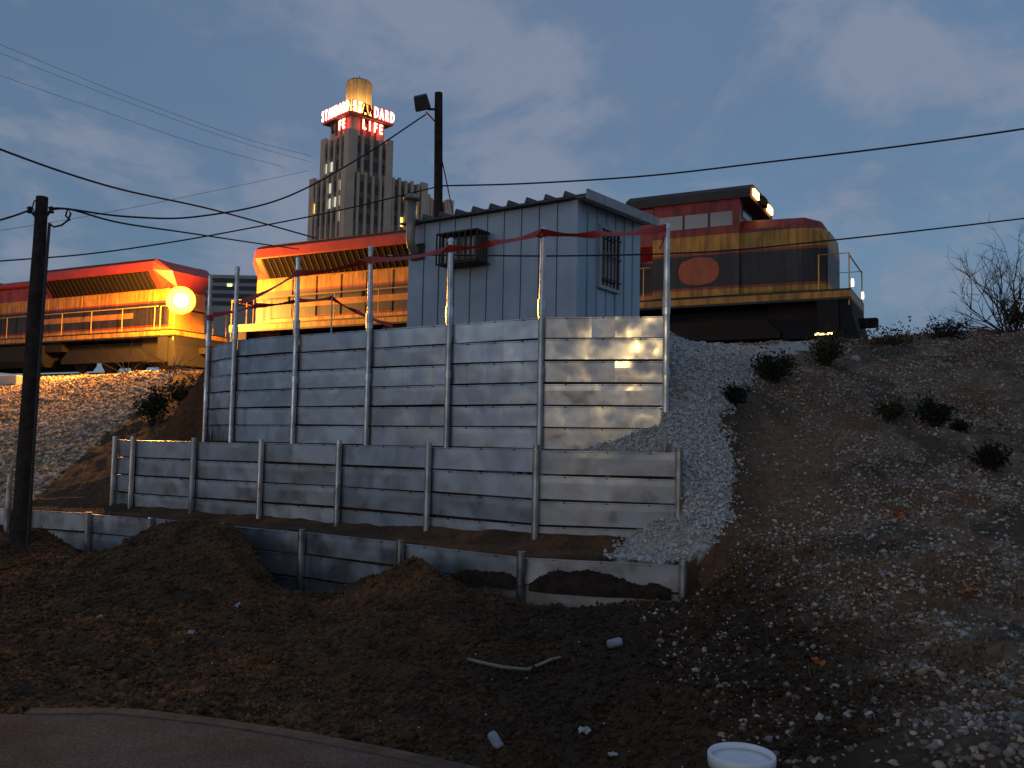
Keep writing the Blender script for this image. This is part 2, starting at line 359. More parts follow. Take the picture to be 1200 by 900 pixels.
OCT_F = np.array([(0, 1, 4), (1, 2, 4), (2, 3, 4), (3, 0, 4), (1, 0, 5), (2, 1, 5), (3, 2, 5), (0, 3, 5)])
def stones(name, P, size, cols, material, ico=True, sink=0.25):
    BV, BF = (ICO_V, ICO_F) if ico else (OCT_V, OCT_F); n = len(P); m = len(BV)
    V = BV[None] * (1 + 0.28 * rng.normal(size=(n, m, 1))) * size[:, None, None] * rng.uniform(0.6, 1.2, (n, 1, 3)) * np.array([1, 1, 0.8])
    a = rng.uniform(0, 2 * np.pi, n); b = rng.normal(0, .5, n)
    ca, sa, cb_, sb = np.cos(a)[:, None], np.sin(a)[:, None], np.cos(b)[:, None], np.sin(b)[:, None]
    x, y, z = V[..., 0], V[..., 1], V[..., 2]; y, z = y * cb_ - z * sb, y * sb + z * cb_; x, y = x * ca - y * sa, x * sa + y * ca
    V = np.stack([x, y, z], -1) + P[:, None, :]; V[..., 2] += (size * (0.5 - sink))[:, None]
    Fc = (BF[None] + (np.arange(n) * m)[:, None, None]).reshape(-1, 3)
    return np_mesh(name, V.reshape(-1, 3), Fc, material, np.repeat(cols, m, 0), smooth=False)
def sample(n, x0, x1, y0, y1, near=1.0):
    """random ground points, denser towards the camera"""
    X = rng.uniform(x0, x1, n); Y = y0 + (y1 - y0) * rng.uniform(0, 1, n) ** near
    return np.column_stack([X, Y, height(X, Y)])
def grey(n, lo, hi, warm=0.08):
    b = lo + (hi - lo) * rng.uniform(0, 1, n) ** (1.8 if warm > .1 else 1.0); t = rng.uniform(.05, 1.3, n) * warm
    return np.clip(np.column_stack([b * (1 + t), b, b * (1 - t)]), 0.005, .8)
m_stone = tint_mat('stone', 0.85, 0, 0, 0.25, 60, 0.3)
# pale gravel spilling past the wall ends
P = sample(74000, 0.6, 4.5, 9.0, 17.5); C_, g_, b_, s_ = soil(P, 9.0)
Pp = P[s_ > 0.5][:24000]; o = stones('gravel', Pp, rng.uniform(.012, .034, len(Pp)), grey(len(Pp), .26, .60, .09), m_stone, ico=False)
tag(o, 'pale grey crushed gravel spilling down past the wall ends', 'gravel', kind='stuff')
# stones on the right-hand slope
P = sample(185000, 1.2, 13.0, 4.0, 18.0, 1.35); C_, g_, b_, s_ = soil(P); P = P[(s_ < .5) & (P[:, 0] < 0.66 * P[:, 1] + .3)]; C_, g_, b_, s_ = soil(P)
keep = rng.uniform(size=len(P)) < 0.10 + 0.9 * g_; Pp = P[keep]
cc = grey(len(Pp), .12, .50, .27) * np.where(Pp[:, 1] < 7.6, .8, 1)[:, None]; sz = np.exp(rng.normal(-4.25, .45, len(Pp))).clip(.006, .032); nr_ = (Pp[:, 1] < 7.6)
tag(stones('hillside_stones', Pp[nr_], sz[nr_], cc[nr_], m_stone, ico=True, sink=.4), 'larger grey stones littering the foot of the hillside', 'stones', kind='stuff')
tag(stones('hillside_stones', Pp[~nr_], sz[~nr_], cc[~nr_], m_stone, ico=False), 'small brown and grey stones littering the upper hillside', 'stones', kind='stuff')
# dry grass blades between the stones and on the left bank
P = np.concatenate([sample(16000, 2.0, 12.0, 5.0, 18.0), sample(7000, -12, -5, 14.5, 28)]); C_, g_, b_, s_ = soil(P)
P = P[(s_ < .5) & (b_ < .5) & (fbm(P[:, 0] + 4, P[:, 1], .8, 3) > .12)]; n = len(P); P = np.repeat(P, 3, 0); P[:, :2] += rng.normal(0, .05, (len(P), 2)); P[:, 2] = height(P[:, 0], P[:, 1]); n = len(P)
a = rng.uniform(0, 6.283, n); hh = rng.uniform(.03, .13, n); dv = np.column_stack([np.cos(a), np.sin(a), np.zeros(n)]); wv = np.column_stack([-np.sin(a), np.cos(a), np.zeros(n)]) * .0035
tipv = P + dv * (hh * rng.uniform(.2, 1.0, n))[:, None] + np.array([0, 0, 1]) * hh[:, None]
V = np.stack([P - wv, P + wv, tipv], 1).reshape(-1, 3); cg = np.array([.10, .075, .035]) * rng.uniform(.35, 1.5, (n, 1)) * np.array([1, 1, 1])
tag(np_mesh('dry_grass', V, np.arange(n * 3).reshape(-1, 3), m_stone, np.repeat(cg, 3, 0), smooth=False), 'sparse dry grass blades between the hillside stones', 'grass', kind='stuff')
# ballast on the left embankment
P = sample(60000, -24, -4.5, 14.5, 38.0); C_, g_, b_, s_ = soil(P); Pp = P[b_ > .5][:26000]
o = stones('ballast', Pp, rng.uniform(.03, .075, len(Pp)), grey(len(Pp), .20, .68, .38), m_stone, ico=False)  # brown stones, warmed and brightened in colour to stand in for lamplight
tag(o, 'railway ballast on the embankment with lamplight warmth partly in its colour', 'ballast', kind='stuff')
_e = [at(u, v, Y) for u, v, Y in [(-300, 838, 5.7), (0, 838, 5.72), (140, 836, 5.78), (250, 845, 5.6), (340, 858, 5.4), (440, 874, 5.15), (530, 890, 4.92), (640, 912, 4.6), (800, 960, 4.1)]]
EDX, EDY = [p.x for p in _e], [p.y for p in _e]
# clods and pebbles in the dumped soil
P = sample(110000, -9.5, 3.2, 4.6, 13.6, 1.1); P = P[(P[:, 1] < ipl(LP, P[:, 0]) - 0.05) & (P[:, 1] > np.interp(P[:, 0], EDX, EDY) + .04)]
uu, vv = proj(P); P = P[vv < 900]
dk = C_ = soil(P)[0]; sz = np.exp(rng.normal(-4.3, .5, len(P))).clip(.006, .05)
o = stones('soil_clods', P, sz, dk * rng.uniform(.7, 1.5, (len(P), 1)), tint_mat('clod', 1.0, .4, 60, .3, 30, .1), ico=False, sink=.35)
tag(o, 'crumbly dark clods over the dumped soil bank', 'soil', kind='stuff')
P = sample(9000, -3.0, 3.2, 4.8, 9.6, 1.0); P = P[(P[:, 1] < ipl(LP, P[:, 0]) - 0.1)]
kp = rng.uniform(size=len(P)) < 0.06 + 0.6 * sstep(.7, .1, np.hypot((P[:, 0] - 1.6) / 1.5, (P[:, 1] - 6.2) / 2.0)) * sstep(0.1, .5, perlin(P[:, 0] * 1.3, P[:, 1] * 1.3) + .35); P = P[kp]
o = stones('pebbles', P, rng.uniform(.004, .012, len(P)), grey(len(P), .2, .5, .05), m_stone, ico=False)
tag(o, 'scattered whitish pebbles in the black soil', 'pebbles', kind='stuff')

# ------------------------------------------------------------------ pavement and kerb bottom left
edge = [at(u, v, Y) for u, v, Y in [(-300, 838, 5.7), (0, 838, 5.72), (140, 836, 5.78), (250, 845, 5.6), (340, 858, 5.4), (440, 874, 5.15), (530, 890, 4.92), (640, 912, 4.6), (800, 960, 4.1)]]
ex = [p.x for p in edge]; ey = [p.y for p in edge]
fx = np.linspace(ex[0] - 12, ex[-1], 90); fy = np.interp(fx, ex, ey)
mbp = MB(); zP = -1.742
for a in range(len(fx)): mbp.v += [(fx[a], fy[a] - .02, zP), (fx[a], -30, zP)]
mbp.f = [(2 * a, 2 * a + 1, 2 * a + 3, 2 * a + 2) for a in range(len(fx) - 1)]
m_asph = mat('asphalt', (.085, .083, .080), .9, 0, col2=(.042, .039, .036), vscale=2.2, bump=.8, bscale=70, spec=.3)
_t = m_asph.node_tree; _b = _t.nodes['Principled BSDF']; _src = _b.inputs['Base Color'].links[0].from_socket
_n = _t.nodes.new('ShaderNodeTexNoise'); _n.inputs['Scale'].default_value = 55; _n.inputs['Detail'].default_value = 4; _t.links.new(_t.nodes['Texture Coordinate'].outputs['Object'], _n.inputs['Vector'])
_m = _t.nodes.new('ShaderNodeMapRange'); _m.inputs[1].default_value = .35; _m.inputs[2].default_value = .65; _m.inputs[3].default_value = .55; _m.inputs[4].default_value = 1.45; _t.links.new(_n.outputs['Fac'], _m.inputs[0])
_v = _t.nodes.new('ShaderNodeTexVoronoi'); _v.feature = 'DISTANCE_TO_EDGE'; _v.inputs['Scale'].default_value = .9; _t.links.new(_t.nodes['Texture Coordinate'].outputs['Object'], _v.inputs['Vector'])
_c = _t.nodes.new('ShaderNodeMapRange'); _c.inputs[1].default_value = .0; _c.inputs[2].default_value = .012; _c.inputs[3].default_value = .86; _c.inputs[4].default_value = 1; _t.links.new(_v.outputs['Distance'], _c.inputs[0])
_mm = _t.nodes.new('ShaderNodeMath'); _mm.operation = 'MULTIPLY'; _t.links.new(_m.outputs[0], _mm.inputs[0]); _t.links.new(_c.outputs[0], _mm.inputs[1])
_s = _t.nodes.new('ShaderNodeVectorMath'); _s.operation = 'SCALE'; _t.links.new(_src, _s.inputs[0]); _t.links.new(_mm.outputs[0], _s.inputs['Scale']); _t.links.new(_s.outputs[0], _b.inputs['Base Color'])
tag(obj('pavement', mbp, m_asph), kind='structure')
m_conc = mat('concrete', (.10, .087, .075), .9, 0, col2=(.045, .037, .03), vscale=5, bump=.4, bscale=60, spec=.3)
k = MB()
kx = np.linspace(-3.0, ex[-1], 30); ky = np.interp(kx, ex, ey)
for a in range(len(kx) - 1):
    A = Vector((kx[a], ky[a], 0)); B = Vector((kx[a + 1], ky[a + 1], 0)); d = (B - A).normalized(); nrm = Vector((-d.y, d.x, 0))
    h0 = zP + .006
    k.prism([(-.05, -1.82), (.10, -1.82), (.09, h0), (-.02, h0), (-.05, h0 - .02)], A, B, nrm, (0, 0, 1))
tag(obj('kerb', k, m_conc), kind='structure')

# ------------------------------------------------------------------ galvanised sheet materials
def galv(name, base, rough, blot=0.35, metal=.45, dr=.13):
    m = bpy.data.materials.new(name); m.use_nodes = True; t = m.node_tree; N = t.nodes; L = t.links.new; b = N['Principled BSDF']
    tcn = N.new('ShaderNodeTexCoord'); oi = N.new('ShaderNodeObjectInfo')
    ad = N.new('ShaderNodeVectorMath'); ad.operation = 'ADD'; L(tcn.outputs['Object'], ad.inputs[0])
    cmb = N.new('ShaderNodeVectorMath'); cmb.operation = 'SCALE'; cmb.inputs[0].default_value = (7, 13, 9); L(oi.outputs['Random'], cmb.inputs['Scale']); L(cmb.outputs[0], ad.inputs[1])
    n = N.new('ShaderNodeTexNoise'); n.inputs['Scale'].default_value = 1.7; n.inputs['Detail'].default_value = 3; n.inputs['Roughness'].default_value = .45; n.inputs['Distortion'].default_value = .9; L(ad.outputs[0], n.inputs['Vector'])
    r = N.new('ShaderNodeValToRGB'); r.color_ramp.elements[0].position = .40; r.color_ramp.elements[1].position = .60
    r.color_ramp.elements[0].color = (*[c * (1 - blot) for c in base], 1); r.color_ramp.elements[1].color = (*base, 1); L(n.outputs['Fac'], r.inputs[0])
    # dirt washed up at the foot and per-sheet tone
    mr = N.new('ShaderNodeMapRange'); mr.inputs[3].default_value = .82; mr.inputs[4].default_value = 1.14; L(oi.outputs['Random'], mr.inputs[0])
    n3 = N.new('ShaderNodeTexNoise'); n3.inputs['Scale'].default_value = 38; n3.inputs['Detail'].default_value = 3; L(ad.outputs[0], n3.inputs['Vector'])
    mr3 = N.new('ShaderNodeMapRange'); mr3.inputs[1].default_value = .3; mr3.inputs[2].default_value = .7; mr3.inputs[3].default_value = .95; mr3.inputs[4].default_value = 1.04; L(n3.outputs['Fac'], mr3.inputs[0])
    mu = N.new('ShaderNodeMath'); mu.operation = 'MULTIPLY'; L(mr.outputs[0], mu.inputs[0]); L(mr3.outputs[0], mu.inputs[1])
    sc = N.new('ShaderNodeVectorMath'); sc.operation = 'SCALE'; L(r.outputs[0], sc.inputs[0]); L(mu.outputs[0], sc.inputs['Scale']); L(sc.outputs[0], b.inputs['Base Color'])
    b.inputs['Metallic'].default_value = metal
    n2 = N.new('ShaderNodeTexNoise'); n2.inputs['Scale'].default_value = 3.2; n2.inputs['Detail'].default_value = 2; L(ad.outputs[0], n2.inputs['Vector'])
    mr2 = N.new('ShaderNodeMapRange'); mr2.inputs[1].default_value = .35; mr2.inputs[2].default_value = .65; mr2.inputs[3].default_value = rough + dr; mr2.inputs[4].default_value = rough - dr; L(n2.outputs['Fac'], mr2.inputs[0]); L(mr2.outputs[0], b.inputs['Roughness'])
    bn = N.new('ShaderNodeTexNoise'); bn.inputs['Scale'].default_value = 1.6; bn.inputs['Detail'].default_value = 2; L(ad.outputs[0], bn.inputs['Vector'])
    bp = N.new('ShaderNodeBump'); bp.inputs['Strength'].default_value = .26; bp.inputs['Distance'].default_value = .04; L(bn.outputs['Fac'], bp.inputs['Height']); L(bp.outputs[0], b.inputs['Normal'])
    return m
m_sheet = galv('galvanised_sheet', (.47, .535, .61), .39, .27, .85, .12)
m_sheet_r = galv('smooth_galvanised_sheet', (.50, .56, .63), .30, .22, .85, .15)
m_post = galv('galvanised_post', (.58, .60, .62), .30, .3, .95, .1)
m_dark = mat('dark_steel', (.06, .058, .056), .6, .6, var=.4, vscale=9)

def wall(name, label, pts, ztop, nc, ext, foot, collars, group=None, rmat=None, thick=0.046, skip_first_post=False):
    root = empty(name, (pts[-1][0], pts[-1][1], ztop - nc * CRS)); tag(root, label, 'retaining wall')
    for i in range(len(pts) - 1):
        A = Vector((*pts[i], 0)); B = Vector((*pts[i + 1], 0)); d = (B - A).normalized(); nrm = Vector((d.y, -d.x, 0))
        L_ = (B - A).length
        for kk in range(nc):
            zt = ztop - kk * CRS + rnd.uniform(-.006, .006); zb = zt - CRS + .014
            til = rnd.uniform(-.006, .003); o0 = rnd.uniform(-.004, .008)
            prof = [(o0 + til, zb), (o0 + .001 + til * .5, zb + .1), (o0 + .002, zb + .19), (o0 + .002, zt - .028), (o0 + .016, zt - .024), (o0 + .016, zt - .012), (o0 - .014, zt - .010), (o0 - .014, zb)]
            sag = rnd.uniform(-.01, .01)
            q = MB()
            npr = len(prof); segs = 5
            for sgi in range(segs + 1):
                f = sgi / segs; c = A + d * (.03 + (L_ - .06) * f) ; bow = .012 * math.sin(math.pi * f) * rnd.uniform(-.3, 1)
                for (oo, zz) in prof: q.v.append(tuple(c + nrm * (oo + bow) + Vector((0, 0, zz + sag * (f - .5)))))
            for sgi in range(segs):
                for j in range(npr):
                    a0 = sgi * npr + j; a1 = sgi * npr + (j + 1) % npr; q.f.append((a0, a0 + npr, a1 + npr, a1))
            q.f += [tuple(range(npr)), tuple(range(segs * npr, segs * npr + npr))[::-1]]
            pn = obj('panel', q, (rmat if (rmat and i == len(pts) - 2) else m_sheet), root)
            bo = MB()
            for f in (.2, .5, .8):
                c = A + d * (L_ * f) + nrm * (o0 + .018); bo.box((c.x, c.y, zt - .023), (.016, .016, .016), Matrix.Rotation(math.atan2(d.y, d.x), 3, 'Z'))
            tag(obj('bolts', bo, m_dark, pn), kind='stuff')
    for i, p in enumerate(pts):
        A = Vector((*pts[max(i - 1, 0)], 0)); B = Vector((*pts[min(i + 1, len(pts) - 1)], 0)); d = (B - A).normalized(); nrm = Vector((d.y, -d.x, 0))
        c = Vector((*p, 0)) + nrm * .05; e = ext[i] if isinstance(ext, (list, tuple)) else ext
        lean = Vector((rnd.uniform(-.012, .012), rnd.uniform(-.01, .01), 0)) * max(e, .2)
        q = MB(); zb = foot[i] if isinstance(foot, (list, tuple)) else foot
        q.tube([c + Vector((0, 0, zb)), c + Vector((0, 0, ztop)), c + lean + Vector((0, 0, ztop + e))], [thick, thick, thick * (.86 if e > .4 else 1)], 12)
        po = obj('post', q, m_post, root, smooth=False)
        if collars:
            for zc, h, rr in ((ztop + .16, .07, 1.3), (ztop + .05, .05, 1.22), (ztop - .75, .05, 1.15)):
                if zc - .1 > zb and (e > .4 or zc < ztop):
                    cc_ = c + lean * max(0, (zc - ztop) / max(e, .01)); obj('collar', MB().lathe([(thick * .8, -h), (thick * rr, -h), (thick * rr, h), (thick * .8, h)], (cc_.x, cc_.y, zc), 12), m_post, po)
            if e > .4:
                cc_ = c + lean; obj('cap', MB().lathe([(thick * 1.0, -.05), (thick * 1.0, 0), (thick * .6, .02), (0.0, .025)], (cc_.x, cc_.y, ztop + e), 12), m_post, po)
    return root
wall('retaining_wall', 'upper curved wall of galvanised sheets with tall posts below the blue hut', UP, U_TOP, 6, [1.33, 1.28, 1.26, 1.28, 1.23, 1.2, 1.19], [-.15] * 6 + [.35], True, rmat=m_sheet_r, thick=.044)
wall('retaining_wall', 'middle curved wall of four galvanised sheet courses with flush posts', MP, M_TOP, 4, .05, -1.35, False, thick=.044)
wall('retaining_wall', 'lowest galvanised wall half buried by the dumped soil', LP, L_TOP, 3, [.0, .55, .02, .02, .02, .02, .03, .03, .05, .05], -2.15, False, thick=.047)

# soil caught on the lip of the lowest wall
def ridge(name, label, A, B, zbase, hts, depth, material):
    A, B = Vector(A), Vector(B); d = (B - A).normalized(); nrm = Vector((d.y, -d.x, 0)); q = MB(); n = len(hts); S = 6; M = (n - 1) * 8
    for i in range(M + 1):
        f = i / M; h = float(np.interp(f * (n - 1), range(n), hts)) + .009 * rnd.uniform(-1, 1) * (0 < i < M); h = max(h, .004)
        c = A + (B - A) * f
        for j in range(S + 1):
            g = j / S; z = zbase + h * (1 - g) ** 1.2 + rnd.uniform(-.008, .008); q.v.append(tuple(c + nrm * (.02 + (depth * (.3 + min(1, h / .2) * .7)) * g + rnd.uniform(-.01, .01)) + Vector((0, 0, z if j < S else zbase - .06))))
    for i in range(M):
        for j in range(S): a = i * (S + 1) + j; q.f.append((a, a + 1, a + S + 2, a + S + 1))
    return tag(obj(name, q, material, smooth=True), label, 'soil heap')
m_soil = mat('damp_soil', (.045, .032, .022), 1, 0, col2=(.02, .015, .011), vscale=9, bump=.9, bscale=28, spec=.1)
a, b = LP[-2], LP[-1]; z2 = L_TOP - CRS
def mixp(p, q, t): return (p[0] + (q[0] - p[0]) * t, p[1] + (q[1] - p[1]) * t, 0)
ridge('soil_heap', 'dark soil heap resting on the lowest wall lip, right of the thick post', mixp(a, b, .05), mixp(a, b, .93), z2, [.02, .12, .17, .16, .19, .18, .14, .10, .07, .10, .03], .15, m_soil)
a, b = LP[-3], LP[-2]
ridge('soil_heap', 'smaller soil heap on the lowest wall lip, left of the thick post', mixp(a, b, .45), mixp(a, b, .96), z2, [.01, .07, .09, .09, .11, .06], .12, m_soil)

# ------------------------------------------------------------------ railway track
trk = empty('railway_track', track(0, 0, 2.5)); tag(trk, kind='structure')
m_rail = mat('rusty_rail', (.10, .075, .06), .55, .7, var=.4, vscale=3); m_tie = mat('creosoted_tie', (.045, .038, .03), .9, 0, var=.4, vscale=8)
for t_ in (-.7175, .7175):
    q = MB(); q.prism([(-.07, 0), (.07, 0), (.07, .02), (.015, .04), (.015, .13), (.036, .14), (.036, .17), (-.036, .17), (-.036, .14), (-.015, .13), (-.015, .04), (-.07, .02)], track(-60, t_, RAIL - .17), track(60, t_, RAIL - .17), (TN[0], TN[1], 0), (0, 0, 1))
    obj('rail', q, m_rail, trk)
tie = MB().bb(-.11, .11, -1.3, 1.3, -.09, .09)
t0 = obj('sleeper', tie, m_tie, trk, world=False)
for i in range(-80, 81):
    t_ = t0 if i == -80 else t0.copy()
    if i != -80: COL.objects.link(t_)
    t_.location = track(i * .55, 0, RAIL - .262) - trk.location; t_.rotation_euler = (0, 0, math.atan2(TD[1], TD[0]))

# ------------------------------------------------------------------ locomotives
def livery():
    m = bpy.data.materials.new('locomotive_livery'); m.use_nodes = True; t = m.node_tree; N = t.nodes; L = t.links.new; b = N['Principled BSDF']
    g = N.new('ShaderNodeNewGeometry'); s = N.new('ShaderNodeSeparateXYZ'); L(g.outputs['Position'], s.inputs[0])
    mr = N.new('ShaderNodeMapRange'); mr.inputs[1].default_value = RAIL; mr.inputs[2].default_value = RAIL + 5; L(s.outputs['Z'], mr.inputs[0])
    r = N.new('ShaderNodeValToRGB'); cr = r.color_ramp; cr.interpolation = 'CONSTANT'
    red = (.33, .035, .022); yel = (.62, .30, .028); gry = (.034, .028, .024); drk = (.022, .02, .02)
    st = [(0, drk), (1.42, yel), (1.60, drk), (1.66, yel), (1.84, (.42, .06, .03)), (1.93, gry), (2.88, (.42, .06, .03)), (2.96, yel), (3.46, red)]
    while len(cr.elements) < len(st): cr.elements.new(.5)
    for e, (z, c) in zip(cr.elements, st): e.position = z / 5
    for e, (z, c) in zip(cr.elements, st): e.color = (*c, 1)
    L(mr.outputs[0], r.inputs[0])
    n = N.new('ShaderNodeTexNoise'); n.inputs['Scale'].default_value = 2.2; n.inputs['Detail'].default_value = 6; L(g.outputs['Position'], n.inputs['Vector'])
    m2 = N.new('ShaderNodeMapRange'); m2.inputs[1].default_value = .3; m2.inputs[2].default_value = .7; m2.inputs[3].default_value = .72; m2.inputs[4].default_value = 1.1; L(n.outputs['Fac'], m2.inputs[0])
    mpg = N.new('ShaderNodeMapping'); mpg.inputs['Scale'].default_value = (5, 5, .5); L(g.outputs['Position'], mpg.inputs[0])
    n2 = N.new('ShaderNodeTexNoise'); n2.inputs['Scale'].default_value = 1.6; n2.inputs['Detail'].default_value = 5; L(mpg.outputs[0], n2.inputs['Vector'])
    m3 = N.new('ShaderNodeMapRange'); m3.inputs[1].default_value = .38; m3.inputs[2].default_value = .6; m3.inputs[3].default_value = .5; m3.inputs[4].default_value = 1.05; L(n2.outputs['Fac'], m3.inputs[0])
    mm = N.new('ShaderNodeMath'); mm.operation = 'MULTIPLY'; L(m2.outputs[0], mm.inputs[0]); L(m3.outputs[0], mm.inputs[1])
    v = N.new('ShaderNodeVectorMath'); v.operation = 'SCALE'; L(r.outputs[0], v.inputs[0]); L(mm.outputs[0], v.inputs['Scale']); L(v.outputs[0], b.inputs['Base Color'])
    b.inputs['Roughness'].default_value = .5
    return m
m_liv = livery(); m_blk = mat('locomotive_black', (.013, .012, .011), .85, 0, var=.4, vscale=3)
m_redp = mat('red_paint', (.33, .035, .022), .42, var=.3, vscale=2); m_yelp = mat('yellow_paint', (.62, .30, .028), .42, var=.25, vscale=2)
m_roof = mat('grimy_roof', (.06, .05, .045), .8, var=.4, vscale=2); m_grl = mat('radiator_grille', (.012, .009, .008), .95, spec=.1)
m_win = mat('cab_glass', (.16, .155, .155), .12, 0, spec=.8); m_dwin = mat('dark_glass', (.02, .022, .025), .1, 0, spec=.8)
m_hand = mat('handrail', (.55, .36, .08), .5)
m_lamp_o = mat_emit('orange_lamp', (1, .42, .10), 7); m_lamp_y = mat_emit('step_lamp', (1, .62, .22), 5); m_lamp_w = mat_emit('white_lamp', (1, .86, .5), 2.2); m_lamp_off = mat('lamp_glass', (.5, .45, .35), .2)
m_logo = mat('orange_red_emblem', (.50, .11, .035), .5, var=.3, vscale=3); m_let = mat('lettering_paint', (.50, .22, .04), .5, var=.4, vscale=4)
def locomotive(name, label, s_, flip, lit):
    p = track(s_, 0, RAIL); rz = math.atan2(TD[1], TD[0]) + (math.pi if flip else 0)
    root = empty(name, p, rz); tag(root, label, 'locomotive', 'locomotives of the passing train')
    O = lambda n, q, m, par=root, bev=0: obj(n, q, m, par, world=False, bevel=bev)
    fr = O('frame', MB().bb(-11.6, 11.6, -1.5, 1.5, 1.36, 1.66), m_liv)
    # long hood, front part narrow; walkway on both sides
    hood = O('hood', MB().bb(-10.7, 5.9, -1.02, 1.02, 1.664, 4.12), m_liv, bev=.06)
    for sd_ in (-1, 1):
        for i in range(13):
            x0 = -9.9 + i * 1.18
            d = O('hood_door', MB().bb(x0, x0 + 1.08, *(sorted((sd_ * 1.025, sd_ * 1.05))), 1.9, 3.42), m_liv)
            if i % 3 == 0: obj('latch', MB().bb(x0 + .9, x0 + .96, *(sorted((sd_ * 1.052, sd_ * 1.08))), 2.5, 2.75), m_blk, d, world=False)
    # dynamic brake / fan housing on top, lower
    O('roof_housing', MB().bb(-2.6, 3.8, -1.12, 1.12, 4.125, 4.42), m_redp, bev=.08)
    for x in (-1.6, .4, 2.4): O('roof_fan', MB().lathe([(.62, 0), (.62, .12), (.5, .15), (.2, .12), (0, .12)], (x, 0, 4.422), 16), m_blk)
    O('exhaust_stack', MB().bb(4.0, 4.9, -.35, .35, 4.722, 4.86), m_blk, bev=.04)
    # flared radiator at the rear
    sec = [(-1.04, 3.50), (-1.56, 4.22), (-1.56, 4.56), (-1.40, 4.68), (1.40, 4.68), (1.56, 4.56), (1.56, 4.22), (1.04, 3.50)]
    q = MB(); q.prism(sec, (-10.3, 0, 0), (-3.0, 0, 0), (0, 1, 0), (0, 0, 1))
    rad = O('radiator', q, m_redp)
    for sd_ in (-1, 1):
        q = MB(); q.prism([(sd_ * 1.54, 4.17), (sd_ * 1.05, 3.50), (sd_ * 1.07, 3.48), (sd_ * 1.56, 4.15)], (-10.0, 0, 0), (-3.2, 0, 0), (0, 1, 0), (0, 0, 1)); O('intake_grille', q, m_grl, rad)
        for i in range(24):
            x0 = -9.95 + i * .285
            obj('intake_slat', MB().prism([(sd_ * 1.561, 4.145), (sd_ * 1.072, 3.475), (sd_ * 1.084, 3.465), (sd_ * 1.573, 4.135)], (x0, 0, 0), (x0 + .06, 0, 0), (0, 1, 0), (0, 0, 1)), m_blk, rad, world=False)
        O('roof_band', MB().bb(-10.2, -3.1, *(sorted((sd_ * 1.0, sd_ * 1.42))), 4.684, 4.72), m_roof, rad)
    vs = [(-10.302, y, z) for y, z in sec] + [(-10.9, y * .68, min(z, 4.2) if z > 3.5 else 3.5) for y, z in sec]
    O('radiator_end', MB().add(vs, [(i, (i + 1) % 8, 8 + (i + 1) % 8, 8 + i) for i in range(8)] + [tuple(range(8, 16))]), m_redp, rad)
    # rear end: headlight, number boards, yellow end panel
    O('end_panel', MB().bb(-10.73, -10.703, -.96, .96, 1.75, 3.45), m_yelp)
    hl = O('headlight', MB().bb(-10.84, -10.732, -.16, .16, 2.62, 3.3), m_blk, bev=.03)
    for z in (2.8, 3.12): obj('lens', MB().lathe([(.115, 0), (.115, .02), (.06, .04), (0, .045)], (-10.842, 0, z), 14, (Vector((0, 1, 0)), Vector((0, 0, 1)), Vector((-1, 0, 0)))), m_lamp_off, hl, world=False)
    # cab and nose
    cabsec = [(-1.54, 1.664), (-1.54, 4.15), (-1.42, 4.78), (-1.1, 4.96), (1.1, 4.96), (1.42, 4.78), (1.54, 4.15), (1.54, 1.664)]
    O('equipment_housing', MB().prism([(-1.5, 3.3), (-1.5, 4.45), (-1.2, 4.72), (1.2, 4.72), (1.5, 4.45), (1.5, 3.3), (1.03, 2.95), (-1.03, 2.95)], (2.4, 0, 0), (5.91, 0, 0), (0, 1, 0), (0, 0, 1)), m_redp)
    cabn = O('cab', MB().prism(cabsec, (5.92, 0, 0), (8.55, 0, 0), (0, 1, 0), (0, 0, 1)), m_liv)
    O('cab_roof', MB().prism([(-1.54, 4.52), (-1.46, 4.79), (-1.12, 4.985), (1.12, 4.985), (1.46, 4.79), (1.54, 4.52), (1.44, 4.52), (-1.44, 4.52)], (5.0, 0, 0), (8.85, 0, 0), (0, 1, 0), (0, 0, 1)), m_roof, cabn)
    for sd_ in (-1, 1):
        for x0, x1 in ((6.1, 6.85), (6.92, 7.62), (7.7, 8.35)):
            wv = O('window', MB().bb(x0, x1, *(sorted((sd_ * 1.54, sd_ * 1.556))), 3.72, 4.14), m_win, cabn)
        em = O('emblem', MB().prism([(math.cos(a) * .62 * (abs(math.cos(a)) ** -.35 if abs(math.cos(a)) > .5 else 1), math.sin(a) * .42) for a in [i * math.pi / 12 for i in range(24)]], (7.35, sd_ * 1.545, 2.42), (7.35, sd_ * 1.557, 2.42), (1, 0, 0), (0, 0, 1)), m_logo, cabn)
        O('lettering_band', MB().bb(-8.6, -1.5, *(sorted((sd_ * 1.052, sd_ * 1.056))), 2.28, 2.52), m_let)
    wsv = [(8.553, y, z) for y, z in ((-1.2, 4.02), (-.08, 4.02), (-.08, 4.55), (-1.15, 4.55))]
    for mir in (1, -1):
        O('windshield', MB().add([(x, y * mir, z) for x, y, z in wsv] + [(x + .02, y * mir, z) for x, y, z in wsv], [(0, 1, 2, 3), (4, 5, 6, 7), (0, 1, 5, 4), (1, 2, 6, 5), (2, 3, 7, 6), (3, 0, 4, 7)]), m_dwin, cabn)
    nos = MB(); vs = []
    for x, hw, zt in ((8.55, 1.44, 3.92), (10.3, 1.40, 3.86), (10.75, 1.28, 3.72), (10.95, 1.1, 3.4)):
        vs += [(x, -hw, 1.664), (x, -hw, zt - .35), (x, -hw + .3, zt), (x, hw - .3, zt), (x, hw, zt - .35), (x, hw, 1.664)]
    nos.add(vs, [(i * 6 + j, (i + 1) * 6 + j, (i + 1) * 6 + (j + 1) % 6, i * 6 + (j + 1) % 6) for i in range(3) for j in range(6)] + [tuple(range(18, 24))])
    nose = O('nose', nos, m_liv, bev=.05)
